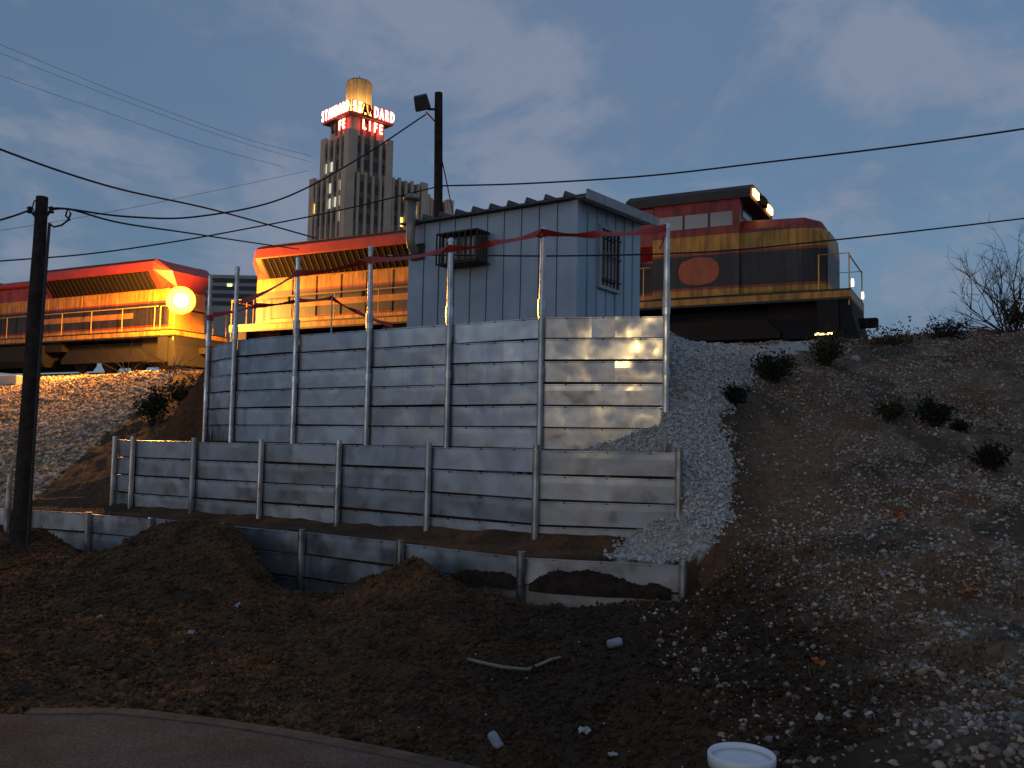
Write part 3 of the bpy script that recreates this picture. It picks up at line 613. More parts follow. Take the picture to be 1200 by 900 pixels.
    # number boards / headlights over the windshield
    for y in (-.95, .95): O('number_board', MB().box((8.9, y, 4.72), (.06, .62, .2)), m_lamp_o if lit else m_lamp_off, cabn)
    O('headlight', MB().box((8.92, 0, 4.72), (.12, .5, .26)), m_blk, cabn)
    for y in (-1.15, 1.15): O('ditch_light', MB().lathe([(.11, 0), (.11, .05), (0, .06)], (11.58, y, 1.86), 14, (Vector((0, 1, 0)), Vector((0, 0, 1)), Vector((1, 0, 0)))), m_lamp_w if lit else m_lamp_off)
    for x, z in ((3.6, 1.22), (10.9, .42)):
        for sd_ in (-1, 1): O('step_light', MB().box((x, sd_ * 1.46, z), (.5, .05, .06)), m_lamp_y if lit else m_lamp_off)
    for e in (-1, 1): O('equipment_box', MB().bb(min(e * 9.3, e * 11.2), max(e * 9.3, e * 11.2), -1.08, 1.08, .35, 1.355), m_blk)
    O('air_reservoir', MB().bb(-4.3, 4.3, -1.3, 1.3, .95, 1.352), m_blk)
    # pilot, steps, coupler, handrails
    for e in (-1, 1):
        O('pilot', MB().prism([(e * 11.3, .12), (e * 11.85, .16), (e * 11.62, 1.0), (e * 11.6, 1.36), (e * 11.3, 1.36)], (0, -1.42, 0), (0, 1.42, 0), (1, 0, 0), (0, 0, 1)), m_blk)
        O('coupler', MB().bb(min(e * 11.6, e * 12.15), max(e * 11.6, e * 12.15), -.14, .14, .72, 1.0), m_blk, bev=.04)
        for sd_ in (-1, 1):
            O('step', MB().bb(min(e * 10.7, e * 11.28), max(e * 10.7, e * 11.28), *(sorted((sd_ * 1.1, sd_ * 1.48))), .3, 1.355), m_blk)
            q = MB(); q.tube([(e * 10.75, sd_ * 1.44, 1.2), (e * 10.75, sd_ * 1.44, 2.65), (e * 11.55, sd_ * 1.44, 2.65), (e * 11.55, sd_ * 1.44, 1.2)], .022, 6); O('handrail', q, m_hand)
        q = MB(); q.tube([(e * 11.55, -1.4, 2.6), (e * 11.55, 1.4, 2.6)], .022, 6); O('handrail', q, m_hand)
    for sd_ in (-1, 1):
        q = MB(); q.tube([(-10.6, sd_ * 1.44, 2.66), (5.8, sd_ * 1.44, 2.66)], .02, 6); hr = O('handrail', q, m_hand)
        for i in range(9): obj('stanchion', MB().tube([(-10.4 + i * 2, sd_ * 1.44, 1.66), (-10.4 + i * 2, sd_ * 1.44, 2.66)], .018, 6), m_hand, hr, world=False)
    tk = O('fuel_tank', MB().prism([(-1.45, .55), (-1.25, .28), (1.25, .28), (1.45, .55), (1.45, 1.2), (1.3, 1.34), (-1.3, 1.34), (-1.45, 1.2)], (-3.1, 0, 0), (3.1, 0, 0), (0, 1, 0), (0, 0, 1)), m_blk)
    for cx in (-6.9, 6.9):
        tr = O('truck', MB().bb(cx - 2.7, cx + 2.7, -.95, .95, .62, 1.25), m_blk)
        for sd_ in (-1, 1):
            obj('side_frame', MB().prism([(cx - 2.75, .55), (cx - 2.3, .95), (cx + 2.3, .95), (cx + 2.75, .55), (cx + 2.75, .38), (cx - 2.75, .38)], (0, sd_ * 1.05, 0), (0, sd_ * 1.22, 0), (1, 0, 0), (0, 0, 1)), m_blk, tr, world=False)
            for ax_ in (-1.85, 0, 1.85):
                obj('wheel', MB().lathe([(.2, -.02), (.5, -.02), (.535, .0), (.51, .11), (.3, .13), (.2, .1)], (cx + ax_, sd_ * .72, .52), 20, (Vector((1, 0, 0)), Vector((0, 0, 1)), Vector((0, sd_, 0)))), m_blk, tr, world=False)
    return root
locomotive('locomotive', 'leading red, yellow and grey diesel locomotive passing behind the blue hut', .35, False, True)
locomotive('locomotive', 'trailing red and yellow diesel locomotive at left behind the glowing lamp', -26.0, True, False)

# ------------------------------------------------------------------ trackside lamp
lp = at(212, 353, 36.4); gz = float(height([lp.x], [lp.y])[0])
tl = empty('trackside_lamp', (lp.x, lp.y, lp.z - .4)); tag(tl, 'glowing round yellow lamp at the end of the trailing locomotive', 'lamp')
obj('bracket', MB().tube([lp + Vector((0, .15, -.05)), lp + Vector((.25, .75, -.3)), lp + Vector((.5, 1.3, -.3))], .04, 8), m_blk, tl)
obj('housing', MB().lathe([(.12, -.26), (.40, -.12), (.55, .12), (.57, .3), (.54, .3), (.40, -.06), (.1, -.18)], lp, 24, (Vector((.936, .352, 0)), Vector((0, 0, 1)), Vector((.352, -.936, 0)))), m_yelp, tl)  # added yellow dish that widens the warm glow round the lens
LD = Vector((.35, -.93, 0)).normalized(); LX = Vector((-LD.y, LD.x, 0)); lax = (LX, Vector((0, 0, 1)), LD)
obj('lens', MB().lathe([(.0, .10), (.16, .085), (.27, .02), (.28, -.03), (0, -.03)][::-1], lp + LD * .30, 24, lax), mat_emit('lamp_core', (1, .78, .36), 26), tl, smooth=True)
for r0, r1, st, cl, dz in ((.281, .36, 26.0, (1, .62, .18), .24), (.361, .44, 9.0, (1, .55, .12), .26), (.441, .53, 3.0, (1, .46, .07), .28)):  # added glowing rings that paint the soft flare around the lens
    obj('flare_ring', MB().lathe([(r0, 0), (r1, .02), (r1, .0), (r0, -.02)], lp + LD * dz, 28, lax), mat_emit('flare_glow', cl, st), tl)
ld = bpy.data.lights.new('unseen_lamp_fill', 'POINT'); ld.energy = 5600; ld.color = (1.0, .38, .05); ld.shadow_soft_size = .35  # added unseen light hung ahead of the lens, to reach locomotive side and ballast
lo_ = bpy.data.objects.new('unseen_lamp_fill', ld); COL.objects.link(lo_); lo_.parent = tl; lo_.location = lp + Vector((-.3, -2.2, -.2)) - tl.location

# ------------------------------------------------------------------ blue hut
HC = at(672, 500, 14.5); HC = Vector((HC.x, 14.5, 1.55))
hd = Vector((-.827, .562, 0)); hp = Vector((.562, .827, 0))       # along the long wall / into the depth
HL, HW = 3.58, 2.34; HZ = 4.02 - 1.55
hut = empty('hut', HC); tag(hut, 'small pale blue sheet metal hut above the upper wall', 'hut')
m_blue = mat('pale_blue_sheet', (.42, .52, .61), .5, .1, col2=(.30, .39, .48), vscale=1.6, bump=.12, bscale=6, lo=.3, hi=.7)
m_core = mat('dark_core', (.09, .115, .14), .9); m_trim = mat('faded_trim', (.42, .44, .43), .6, var=.3, vscale=5); m_rust = mat('rusty_iron', (.10, .06, .045), .8, .3, var=.5, vscale=12)
def hpnt(a, b, z): return HC + hd * a + hp * b + Vector((0, 0, z))
q = MB(); c = [hpnt(.03, .03, 0), hpnt(HL - .03, .03, 0), hpnt(HL - .03, HW - .03, 0), hpnt(.03, HW - .03, 0)]
q.add(c + [p + Vector((0, 0, HZ - .03 + (.06 if i > 1 else 0))) for i, p in enumerate(c)], [(0, 1, 2, 3), (4, 5, 6, 7), (0, 1, 5, 4), (1, 2, 6, 5), (2, 3, 7, 6), (3, 0, 4, 7)]); obj('wall_core', q, m_core, hut)
def rib_panel(p0, along, nrm, wd, h0, h1):
    # trapezoid rib at the left edge, flat sheet to its right
    prof = [(0.006, 0), (0.006, .03), (.03, .034), (.055, .012), (wd - .006, .012), (wd - .006, 0)]
    vs = []
    for z, top in ((0, 0), (1, 1)):
        for a, o_ in prof: vs.append(p0 + along * a + nrm * o_ + Vector((0, 0, (h0 + (h1 - h0) * a / wd) if top else 0)))
    n = len(prof); return MB().add(vs, [(i, (i + 1) % n, n + (i + 1) % n, n + i) for i in range(n)] + [tuple(range(n))[::-1], tuple(range(n, 2 * n))])
npan = 10; wd = HL / npan
for i in range(npan): obj('wall_panel', rib_panel(hpnt(i * wd, 0, 0), hd, -hp, wd, HZ, HZ), m_blue, hut)
npan = 7; wd = HW / npan
for i in range(npan): obj('wall_panel', rib_panel(hpnt(0, i * wd, 0), hp, -hd, wd, HZ + .1 * i / npan, HZ + .1 * (i + 1) / npan), m_blue, hut)
for i in range(npan): obj('wall_panel', rib_panel(hpnt(HL, i * wd, 0), hp, hd, wd, HZ + .1 * i / npan, HZ + .1 * (i + 1) / npan), m_blue, hut)
obj('corner_trim', MB().prism([(-.045, -.045), (.07, -.045), (.07, -.035), (-.035, -.035), (-.035, .07), (-.045, .07)], hpnt(0, 0, 0), hpnt(0, 0, HZ), hd, hp), m_blue, hut)
# roof: slightly rising to the back, overhang at the gable end
ov0, ov1 = -.28, HL + .12
def rpt(a, b, dz): return hpnt(a, b, HZ + .012 + .1 * b / HW + dz)
roof_c = [(ov0, -.16), (ov1, -.16), (ov1, HW + .16), (ov0, HW + .16)]
q = MB(); q.add([rpt(a, b, 0) for a, b in roof_c] + [rpt(a, b, .035) for a, b in roof_c], [(0, 1, 2, 3), (4, 5, 6, 7), (0, 1, 5, 4), (1, 2, 6, 5), (2, 3, 7, 6), (3, 0, 4, 7)])
rf = obj('roof', q, mat('roof_sheet', (.10, .11, .115), .6, .4, var=.4, vscale=4), hut)
for i in range(10):
    a = .12 + i * .375
    obj('roof_rib', MB().prism([(-.045, 0), (.045, 0), (.012, .085), (-.012, .085)], rpt(a, -.18, .036), rpt(a, HW + .17, .036), hd, (0, 0, 1)), rf.data.materials[0], rf)
q = MB(); q.prism([(-.012, -.05), (.012, -.05), (.012, .11), (-.012, .11)], rpt(ov0 - .014, -.19, -.01), rpt(ov0 - .014, HW + .19, -.01), hd, (0, 0, 1)); obj('fascia', q, m_trim, rf)
obj('soffit', MB().add([rpt(ov0, -.15, -.012), rpt(-.05, -.15, -.012), rpt(-.05, HW + .15, -.012), rpt(ov0, HW + .15, -.012), rpt(ov0, -.15, -.003), rpt(-.05, -.15, -.003), rpt(-.05, HW + .15, -.003), rpt(ov0, HW + .15, -.003)], [(0, 1, 2, 3), (4, 5, 6, 7), (0, 1, 5, 4), (1, 2, 6, 5), (2, 3, 7, 6), (3, 0, 4, 7)]), m_trim, rf)
# barred gable window
def on_gable(b, z, o_=0.0): return hpnt(-o_, b, z)
def gbox(name, b0, b1, z0, z1, o0, o1, m, par): 
    return obj(name, MB().prism([(b0, z0), (b1, z0), (b1, z1), (b0, z1)], hpnt(-o0, 0, 0), hpnt(-o1, 0, 0), hp, (0, 0, 1)), m, par)
wb0, wb1, wz0, wz1 = .74, 1.40, 1.18, 2.16
win = gbox('window', wb0, wb1, wz0, wz1, .036, .045, m_dwin, hut)
for b0, b1, z0, z1 in ((wb0 - .05, wb1 + .05, wz1, wz1 + .05), (wb0 - .07, wb1 + .07, wz0 - .06, wz0), (wb0 - .05, wb0, wz0, wz1), (wb1, wb1 + .05, wz0, wz1)): gbox('frame', b0, b1, z0, z1, .036, .075, m_trim, win)
for i in range(5): b0 = wb0 + .05 + i * .13; gbox('bar', b0, b0 + .022, wz0 + .02, wz1 - .02, .078, .095, m_rust, win)
for z in (wz0 + .1, wz0 + .5, wz1 - .14): gbox('bar', wb0, wb1, z, z + .022, .098, .112, m_rust, win)
gbox('blind', wb0 + .08, wb1 - .08, wz0 + .1, wz0 + .62, .0455, .05, mat('pale_blind', (.35, .36, .36), .7), win)
# caged air conditioner on the long wall
def lbox(name, a0, a1, z0, z1, o0, o1, m, par):
    return obj(name, MB().prism([(a0, z0), (a1, z0), (a1, z1), (a0, z1)], hpnt(0, -o0, 0), hpnt(0, -o1, 0), hd, (0, 0, 1)), m, par)
aL = [1.72, 2.62]; az0, az1 = 1.56, 2.10
ac = lbox('air_conditioner', 1.80, 2.46, az0 + .07, az1 - .06, .036, .30, mat('ac_casing', (.16, .155, .14), .6, var=.3, vscale=6), hut)
for i in range(6): lbox('louvre', 1.86 + i * .095, 1.90 + i * .095, az0 + .12, az1 - .1, .301, .315, m_trim, ac)
cage = lbox('cage', aL[0], aL[1], az0, az0 + .025, .036, .42, m_rust, hut)
lbox('cage_bar', aL[0], aL[1], az1, az1 + .025, .036, .42, m_rust, cage)
for i in range(8): a0 = aL[0] + i * (aL[1] - aL[0] - .022) / 7; lbox('cage_bar', a0, a0 + .022, az0 + .026, az1 - .001, .395, .418, m_rust, cage)
for o_ in (.10, .2, .3):
    for a0 in (aL[0], aL[1] - .022): lbox('cage_bar', a0, a0 + .022, az0 + .026, az1 - .001, o_, o_ + .02, m_rust, cage)
# stove pipe
sp = hpnt(3.36, -.24, 0); m_flue = galv('weathered_flue', (.36, .33, .28), .5, .5)
fl = obj('stove_pipe', MB().tube([hpnt(3.36, .0, 1.95), hpnt(3.36, -.13, 1.96), hpnt(3.36, -.21, 2.02), hpnt(3.36, -.245, 2.14), sp + Vector((0, 0, 2.5)), sp + Vector((0, 0, 2.86))], .085, 14), m_flue, hut, smooth=True)
obj('cowl', MB().lathe([(.07, 0), (.15, .02), (.16, .05), (.09, .12), (.0, .14)], sp + Vector((0, 0, 2.86)), 16), m_flue, fl)
lbox('pipe_bracket', 3.2, 3.52, 1.8, 2.1, .036, .05, m_rust, fl)

# ------------------------------------------------------------------ tape, rod
m_tape = mat('red_tape', (.42, .028, .02), .45, var=.35, vscale=6)
def ribbon(name, label, pts, wdt, twist=1.0):
    P = [Vector(p) for p in pts]; q = MB(); S = 8; n = 0
    for i in range(len(P) - 1):
        for j in range(S + (i == len(P) - 2)):
            f = j / S; L_ = (P[i + 1] - P[i]).length; c = P[i].lerp(P[i + 1], f) - Vector((0, 0, .035 * L_ * 4 * f * (1 - f)))
            an = twist * math.sin((i + f) * 2.3 + i) * .9; wv = Vector((0, math.sin(an), math.cos(an))) * wdt * (.5 - .28 * math.sin(math.pi * f) ** 2 * (i % 2)); t = Vector((0, -.0015, 0))
            q.v += [tuple(c - wv), tuple(c + wv), tuple(c + wv + t), tuple(c - wv + t)]; n += 1
    for i in range(n - 1):
        for j in range(4): a = i * 4 + j; b = i * 4 + (j + 1) % 4; q.f.append((a, b, b + 4, a + 4))
    return tag(obj(name, q, m_tape), label, 'tape', 'red warning tapes')
dY = -.06
def upost(i, v): X, Y = UP[i]; u = 600 + (X / Y) * F; return at(u, v, Y + dY - .05)
tp = [at(283, 353, 15.6), upost(2, 320), upost(3, 304), upost(4, 291), at(580, 284, 12.3), upost(5, 272), at(705, 274, 11.7), upost(6, 267)]
ribbon('warning_tape', 'long red warning tape strung along the tall post tops before the hut', tp, .11)
ribbon('warning_tape', 'slack end of red tape hanging from the rightmost tall post', [upost(6, 267), at(778, 280, 11.6), at(773, 292, 11.6)], .07, .3)
ribbon('warning_tape', 'dark red tape sagging behind the left posts to the thin rod', [at(249, 369, 16.8), at(300, 358, 17.0), at(350, 352, 17.2), at(389, 349, 17.3), at(420, 366, 17.0), at(460, 381, 16.6)], .1)
for i, (pi_, v) in enumerate(((0, 372), (5, 273))):
    X, Y = UP[pi_]; p = upost(pi_, v)
    tag(obj('tape_wrap', MB().lathe([(.056, -.05), (.064, -.045), (.064, .045), (.056, .05)], (p.x + .006, Y - .045, p.z), 12), m_tape), ('red tape wrapped round the leftmost tall post', 'red tape knotted round the tall post before the hut corner')[i], 'tape', 'red warning tapes')
rp = at(389, 388, 17.3); gz = float(height([rp.x], [rp.y])[0])
tag(obj('stake', MB().tube([(rp.x, rp.y, gz - .1), at(389, 344, 17.3)], .016, 6), m_post), 'thin steel stake holding the dark red tape behind the upper wall', 'stake')

# ------------------------------------------------------------------ poles
m_wood = mat('weathered_pole_wood', (.058, .043, .033), .9, 0, col2=(.025, .019, .015), vscale=7, bump=.7, bscale=24, spec=.2)
A = at(20, 690, 12.6); B = at(50, 231, 12.8); gz = float(height([A.x], [A.y])[0])
up_ = empty('utility_pole', (A.x, A.y, gz)); tag(up_, 'leaning wooden utility pole at the left with looped wires', 'utility pole')
pts = [A.lerp(B, t) for t in np.linspace(-.06, 1, 9)]
obj('shaft', MB().tube([p + Vector((rnd.uniform(-.008, .008), 0, 0)) for p in pts], [.135 - .052 * i / 8 for i in range(9)], 14), m_wood, up_, smooth=False)
m_cable = mat('black_cable', (.014, .014, .016), .7)
hk = at(62, 248, 12.7)
obj('wire_loop', MB().tube([at(58, 262, 12.7), at(63, 266, 12.68), at(72, 264, 12.68), at(80, 258, 12.7), at(83, 250, 12.7), at(79, 245, 12.7), at(77, 253, 12.68), at(82, 258, 12.66)], .014, 6), m_cable, up_)
obj('wire_loop', MB().tube([at(46, 232, 12.65), at(40, 236, 12.6), at(38, 243, 12.6), at(42, 255, 12.62), at(44, 270, 12.66)], .01, 6), m_cable, up_)
for (u, v) in ((35, 246), (60, 246)):
    p = at(u, v, 12.68); obj('bracket', MB().tube([at(48, 262, 12.72), p], .018, 6), m_dark, up_); obj('insulator', MB().lathe([(.02, -.05), (.045, -.04), (.03, 0), (.045, .03), (.02, .05)], p, 10), m_dark, up_)
obj('conduit', MB().tube([at(58, 262, 12.66), at(55, 300, 12.6), at(40, 520, 12.45), at(32, 640, 12.4)], .02, 6), m_dark, up_)

A = at(516, 300, 17.6); B = at(514, 109, 17.6); gz = float(height([A.x], [A.y])[0]); A = Vector((A.x, A.y, gz))
fp = empty('floodlight_pole', A); tag(fp, 'dark pole rising behind the hut with a box floodlight on its arm', 'light pole')
obj('shaft', MB().tube([A - Vector((0, 0, .2)), A.lerp(B, .5), B], [.10, .09, .08], 12), m_wood, fp)
fh = at(494, 120, 17.5)
Mf = Matrix.Rotation(-.25, 3, 'Y') @ Matrix.Rotation(.5, 3, 'X')
hd_ = MB(); vs = [Mf @ Vector(p) for p in ((-.16, -.20, -.13), (.16, -.20, -.13), (.16, .16, -.13), (-.16, .16, -.13), (-.13, -.12, .14), (.14, -.12, .14), (.14, .12, .14), (-.13, .12, .14))]
head = obj('lamp_housing', MB().add([fh + v for v in vs], [(0, 3, 2, 1), (4, 5, 6, 7), (0, 1, 5, 4), (1, 2, 6, 5), (2, 3, 7, 6), (3, 0, 4, 7)]), m_dark, fp, bevel=.02)
obj('lens', MB().box(fh + Mf @ Vector((0, -.02, -.135)), (.28, .3, .01), Mf), m_dwin, head)
obj('arm', MB().tube([at(511, 128, 17.55), at(503, 128, 17.5), at(499, 127, 17.5)], .025, 8), m_dark, fp)
obj('brace', MB().tube([at(511, 144, 17.55), at(499, 131, 17.5)], .016, 6), m_dark, fp)
obj('guy_wire', MB().tube([at(518, 188, 17.6), at(531, 250, 17.4)], .012, 5), m_cable, fp)

# ------------------------------------------------------------------ overhead cables
def cable(label, ctrl_, r, seg=10):
    P = [at(*c) for c in ctrl_]; out_ = []
    for i in range(len(P) - 1):                           # Catmull-Rom through the points
        p0 = P[i - 1] if i else P[0] * 2 - P[1]; p1, p2 = P[i], P[i + 1]; p3 = P[i + 2] if i + 2 < len(P) else P[-1] * 2 - P[-2]
        for j in range(seg):
            t = j / seg; out_.append(.5 * ((2 * p1) + (p2 - p0) * t + (2 * p0 - 5 * p1 + 4 * p2 - p3) * t * t + (3 * p1 - p0 - 3 * p2 + p3) * t ** 3))
    out_.append(P[-1]); return tag(obj('overhead_cable', MB().tube(out_, r, 5), m_cable, smooth=True), label, 'cable', 'overhead cables')
cable('black cable dipping from the left utility pole up to the floodlight', [(60, 244, 12.7), (80, 245, 12.8), (150, 254, 13.4), (230, 254, 14.2), (330, 233, 15.4), (420, 186, 16.5), (499, 134, 17.4)], .015)
cable('black cable from the upper left frame edge down behind the tower foot', [(-150, 110, 20), (0, 175, 23), (130, 219, 26), (250, 246, 30), (370, 279, 36)], .032)
cable('black cable dropping from the left utility pole to behind the middle locomotive roof', [(60, 245, 12.7), (85, 246, 13), (140, 261, 15), (220, 273, 18), (300, 285, 22), (350, 292, 26)], .017)
cable('low black cable rising from the left edge to the floodlight pole', [(-150, 318, 15), (0, 306, 15.6), (100, 298, 16), (200, 284, 16.4), (300, 266, 16.8), (400, 246, 17.2), (512, 219, 17.6)], .014)
cable('black cable from the floodlight pole out to the upper right edge', [(514, 218, 17.6), (620, 215, 17), (760, 206, 16.2), (900, 190, 15.4), (1050, 172, 14.6), (1200, 151, 13.9), (1400, 118, 13)], .017)
cable('twisted black cable across the hut front and train to the right edge', [(455, 299, 15.9), (530, 299, 14.4), (640, 300, 13.6), (760, 298, 13.4), (860, 293, 13.4), (980, 281, 13.6), (1080, 270, 13.9), (1200, 256, 14.3), (1400, 232, 15)], .013)
cable('short black cable leaving the left utility pole for the left edge', [(36, 246, 12.65), (0, 258, 12.2), (-150, 300, 11)], .015)
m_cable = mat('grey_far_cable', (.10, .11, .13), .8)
cable('uppermost faint cable of the far pair at upper left', [(-200, -30, 55), (0, 52, 60), (150, 113, 66), (280, 160, 72), (365, 183, 78)], .015)
cable('second faint cable of the far pair at upper left', [(-200, -20, 55), (0, 62, 60), (150, 120, 66), (280, 166, 72), (365, 190, 78)], .014)
cable('lone faint cable below the far pair at upper left', [(-200, 10, 55), (0, 88, 60), (120, 130, 66), (230, 168, 72), (330, 195, 78)], .015)
cable('faint far cable climbing rightward to the tower face', [(-100, 281, 50), (0, 270, 54), (120, 250, 60), (240, 226, 66), (362, 200, 74)], .014)

# ------------------------------------------------------------------ tower with the neon sign
TB = at(408, 500, 200.0); TC = Vector((TB.x, 200.0, -2.0)); tow = empty('office_tower', TC); tag(tow, 'distant stepped tan office tower with red neon sign and lit crown', 'tower')
m_tan = mat('tan_terracotta', (.80, .56, .39), .85, 0, var=.2, vscale=.25); m_tan2 = mat('dark_spandrel', (.27, .19, .145), .85, 0, var=.25, vscale=.3)
m_glass = mat('tower_window', (.03, .032, .036), .35, 0); m_litw = mat_emit('lit_window_pale', (.75, .80, .62), .55); m_lity = mat_emit('lit_window_yellow', (1.0, .72, .16), 1.1)
PXM = 5.25
def tz(v): return (516 - v) / PXM
RT = math.radians(-45 - 2)
ex_ = Vector((math.cos(-RT), -math.sin(-RT), 0))
e1 = Vector((.69, -.724, 0)).normalized(); e2 = Vector((.724, .69, 0)).normalized()      # left face reads along e1, right face along e2
nl = Vector((e1.y, -e1.x, 0)); nr = Vector((e2.y, -e2.x, 0))                             # outward normals of the left / right face
C0 = Vector((TC.x, TC.y, 0))
def tbox(a0, a1, b0, b1, z0, z1, mb=None):
    """box in tower axes: a along e2 (to the right face side), b along -e1 (back left)"""
    mb = mb or MB(); vs = [C0 + e2 * a - e1 * b + Vector((0, 0, z)) for z in (z0, z1) for b in (b0, b1) for a in (a0, a1)]
    return mb.add(vs, [(0, 2, 3, 1), (4, 5, 7, 6), (0, 1, 5, 4), (2, 6, 7, 3), (0, 4, 6, 2), (1, 3, 7, 5)])
# axes: origin = tower centre; near corner at a=-h (left face plane) , b=-h (right face plane)
def tier(h_a0, h_a1, h_b0, h_b1, z0, z1, cols_l, cols_r, wz0, lit_fn, floor=3.45):
    obj('tier', tbox(h_a0, h_a1, h_b0, h_b1, max(z0, -2), z1), m_tan2, tow)
    for face, n in (('l', cols_l), ('r', cols_r)):
        lo, hi = (h_b0, h_b1) if face == 'l' else (h_a0, h_a1); W = hi - lo; cw = 1.9
        for i in range(n + 1):
            t = lo + cw / 2 - .2 + (W - cw + .4) * i / n; pw = (cw if i in (0, n) else .62) / 2; top = z1 + (.9 if i in (0, n) else (.2 if i % 2 else .5))
            m = tbox(h_a0 - .45, h_a0 + .3, t - pw, t + pw, max(z0, -2), top) if face == 'l' else tbox(t - pw, t + pw, h_b0 - .45, h_b0 + .3, max(z0, -2), top)
            obj('pier', m, m_tan, tow)
        nf = int((z1 - 1.5 - wz0) / floor)
        for i in range(n):
            t = lo + cw / 2 - .2 + (W - cw + .4) * (i + .5) / n; hw = max(.25, (W - cw) / n * .5 - .42)
            for j in range(nf):
                zt = z1 - 1.6 - j * floor; mm = m_glass; r_ = lit_fn(face, i, j)
                if r_ == 1: mm = m_litw
                if r_ == 2: mm = m_lity
                m = tbox(h_a0 - .06, h_a0 + .2, t - hw, t + hw, zt - 2.2, zt) if face == 'l' else tbox(t - hw, t + hw, h_b0 - .06, h_b0 + .2, zt - 2.2, zt)
                obj('window', m, mm, tow)
S45 = .707
hU = 5.55          # half width of the upper body
rw = random.Random(5)
tier(-hU, hU, -hU, hU, 40, tz(163), 4, 4, tz(215), lambda f, i, j: 1 if (f == 'l' and i in (2, 3) and j in (1,)) else 0)
tier(-hU - .9, hU - .6, -hU - .6, hU + 2.9, -2, tz(209), 6, 5, tz(285), lambda f, i, j: (1 if rw.random() < .85 else 0) if (f == 'l' and i in (0, 1, 2)) else ((2 if rw.random() < .10 else 0) if f == 'l' else 0))
tier(hU - .8, hU + 11.5, -hU + 1.6, hU, -2, tz(200), 3, 6, tz(270), lambda f, i, j: 2 if (f == 'r' and i == 4 and j in (1, 2)) or (f == 'r' and rw.random() < .08) else 0)
tier(hU + 11.3, hU + 20, -hU + 2.2, hU, -2, tz(212), 3, 5, tz(270), lambda f, i, j: 2 if rw.random() < .06 else 0)
hS = 4.0
tier(-hS, hS, -hS, hS, tz(163), tz(143), 3, 3, tz(160), lambda f, i, j: 0)
# sign gallery: ledge, unlit backing frame, letters
hG = 5.75
gal = obj('sign_gallery', tbox(-hG, hG, -hG, hG, tz(139.5), tz(137.5)), m_tan2, tow)
m_neon = mat_emit('neon_core', (1.0, .52, .36), 5.5); m_halo = mat_emit('neon_halo', (1.0, .035, .02), 2.6); m_dead = mat('dead_neon', (.10, .015, .012), .7); m_frame = mat('sign_frame', (.12, .02, .018), .7)
for nm, args in (('sign_frame', (-hG - .05, -hG + .1, -hG + .3, hG, tz(137.4), tz(123.8))), ('sign_frame', (-hG + .3, hG, -hG - .05, -hG + .1, tz(137.4), tz(123.8)))):
    a0, a1, b0, b1, z0, z1 = args
    q = MB(); tbox(a0, a1, b0, b1, z0, z0 + .15, q); tbox(a0, a1, b0, b1, z1 - .12, z1, q)
    for i in range(9):
        f = i / 8
        if a1 - a0 < 1: tbox(a0, a1, b0 + (b1 - b0 - .1) * f, b0 + (b1 - b0 - .1) * f + .1, z0 + .16, z1 - .13, q)
        else: tbox(a0 + (a1 - a0 - .1) * f, a0 + (a1 - a0 - .1) * f + .1, b0, b1, z0 + .16, z1 - .13, q)
    obj(nm, q, m_frame, gal)
_glyph = {}
def glyph(ch, off):
    k = (ch, off)
    if k not in _glyph:
        cu = bpy.data.curves.new('glyph', 'FONT'); cu.body = ch; cu.size = 1; cu.extrude = .04; cu.offset = off; cu.resolution_u = 2; cu.align_x = 'CENTER'
        ob = bpy.data.objects.new('glyph', cu); COL.objects.link(ob); bpy.context.view_layer.update()
        me = bpy.data.meshes.new_from_object(ob.evaluated_get(bpy.context.evaluated_depsgraph_get())); bpy.data.objects.remove(ob); bpy.data.curves.remove(cu)
        v = np.empty(len(me.vertices) * 3, np.float32); me.vertices.foreach_get('co', v); _glyph[k] = (v.reshape(-1, 3), [tuple(p.vertices) for p in me.polygons]); bpy.data.meshes.remove(me)
    return _glyph[k]
def letter(ch, origin, dr, nrm, w_, h_, lit, par):
    for nm, off, m, dep in (('sign_letter', .055, m_halo if lit else m_dead, 0), ('neon_tube', .012, m_neon if lit else m_dead, .16)):  # wider red letter behind paints the red glow around each lit tube
        v, f = glyph(ch, off)
        q = MB(); q.add([Vector(origin) + dr * (p[0] * w_ / .62) + Vector((0, 0, p[1] * h_ / .70)) + nrm * (dep + p[2] * 2) for p in v.tolist()], f)
        par = obj(nm, q, m, par)
for dr, nrm, lits, fe in ((e1, nl, '11111111', '0011'), (e2, nr, '11001111', '1111')):
    base = C0 + nrm * (hG + .25)
    for i, ch in enumerate('STANDARD'):
        o_ = base + dr * (-hG + .75 + i * 1.44) + Vector((0, 0, tz(137.0))); letter(ch, o_, dr, nrm, .98, 2.35, lits[i] == '1', gal)
    base = C0 + nrm * (hS + 1.15)
    for i, ch in enumerate('LIFE'):
        o_ = base + dr * (-2.3 + i * 1.5 + (0.5 if dr is e2 else .2)) + Vector((0, 0, tz(153))); letter(ch, o_, dr, nrm, 1.15, 2.1, fe[i] == '1', gal)
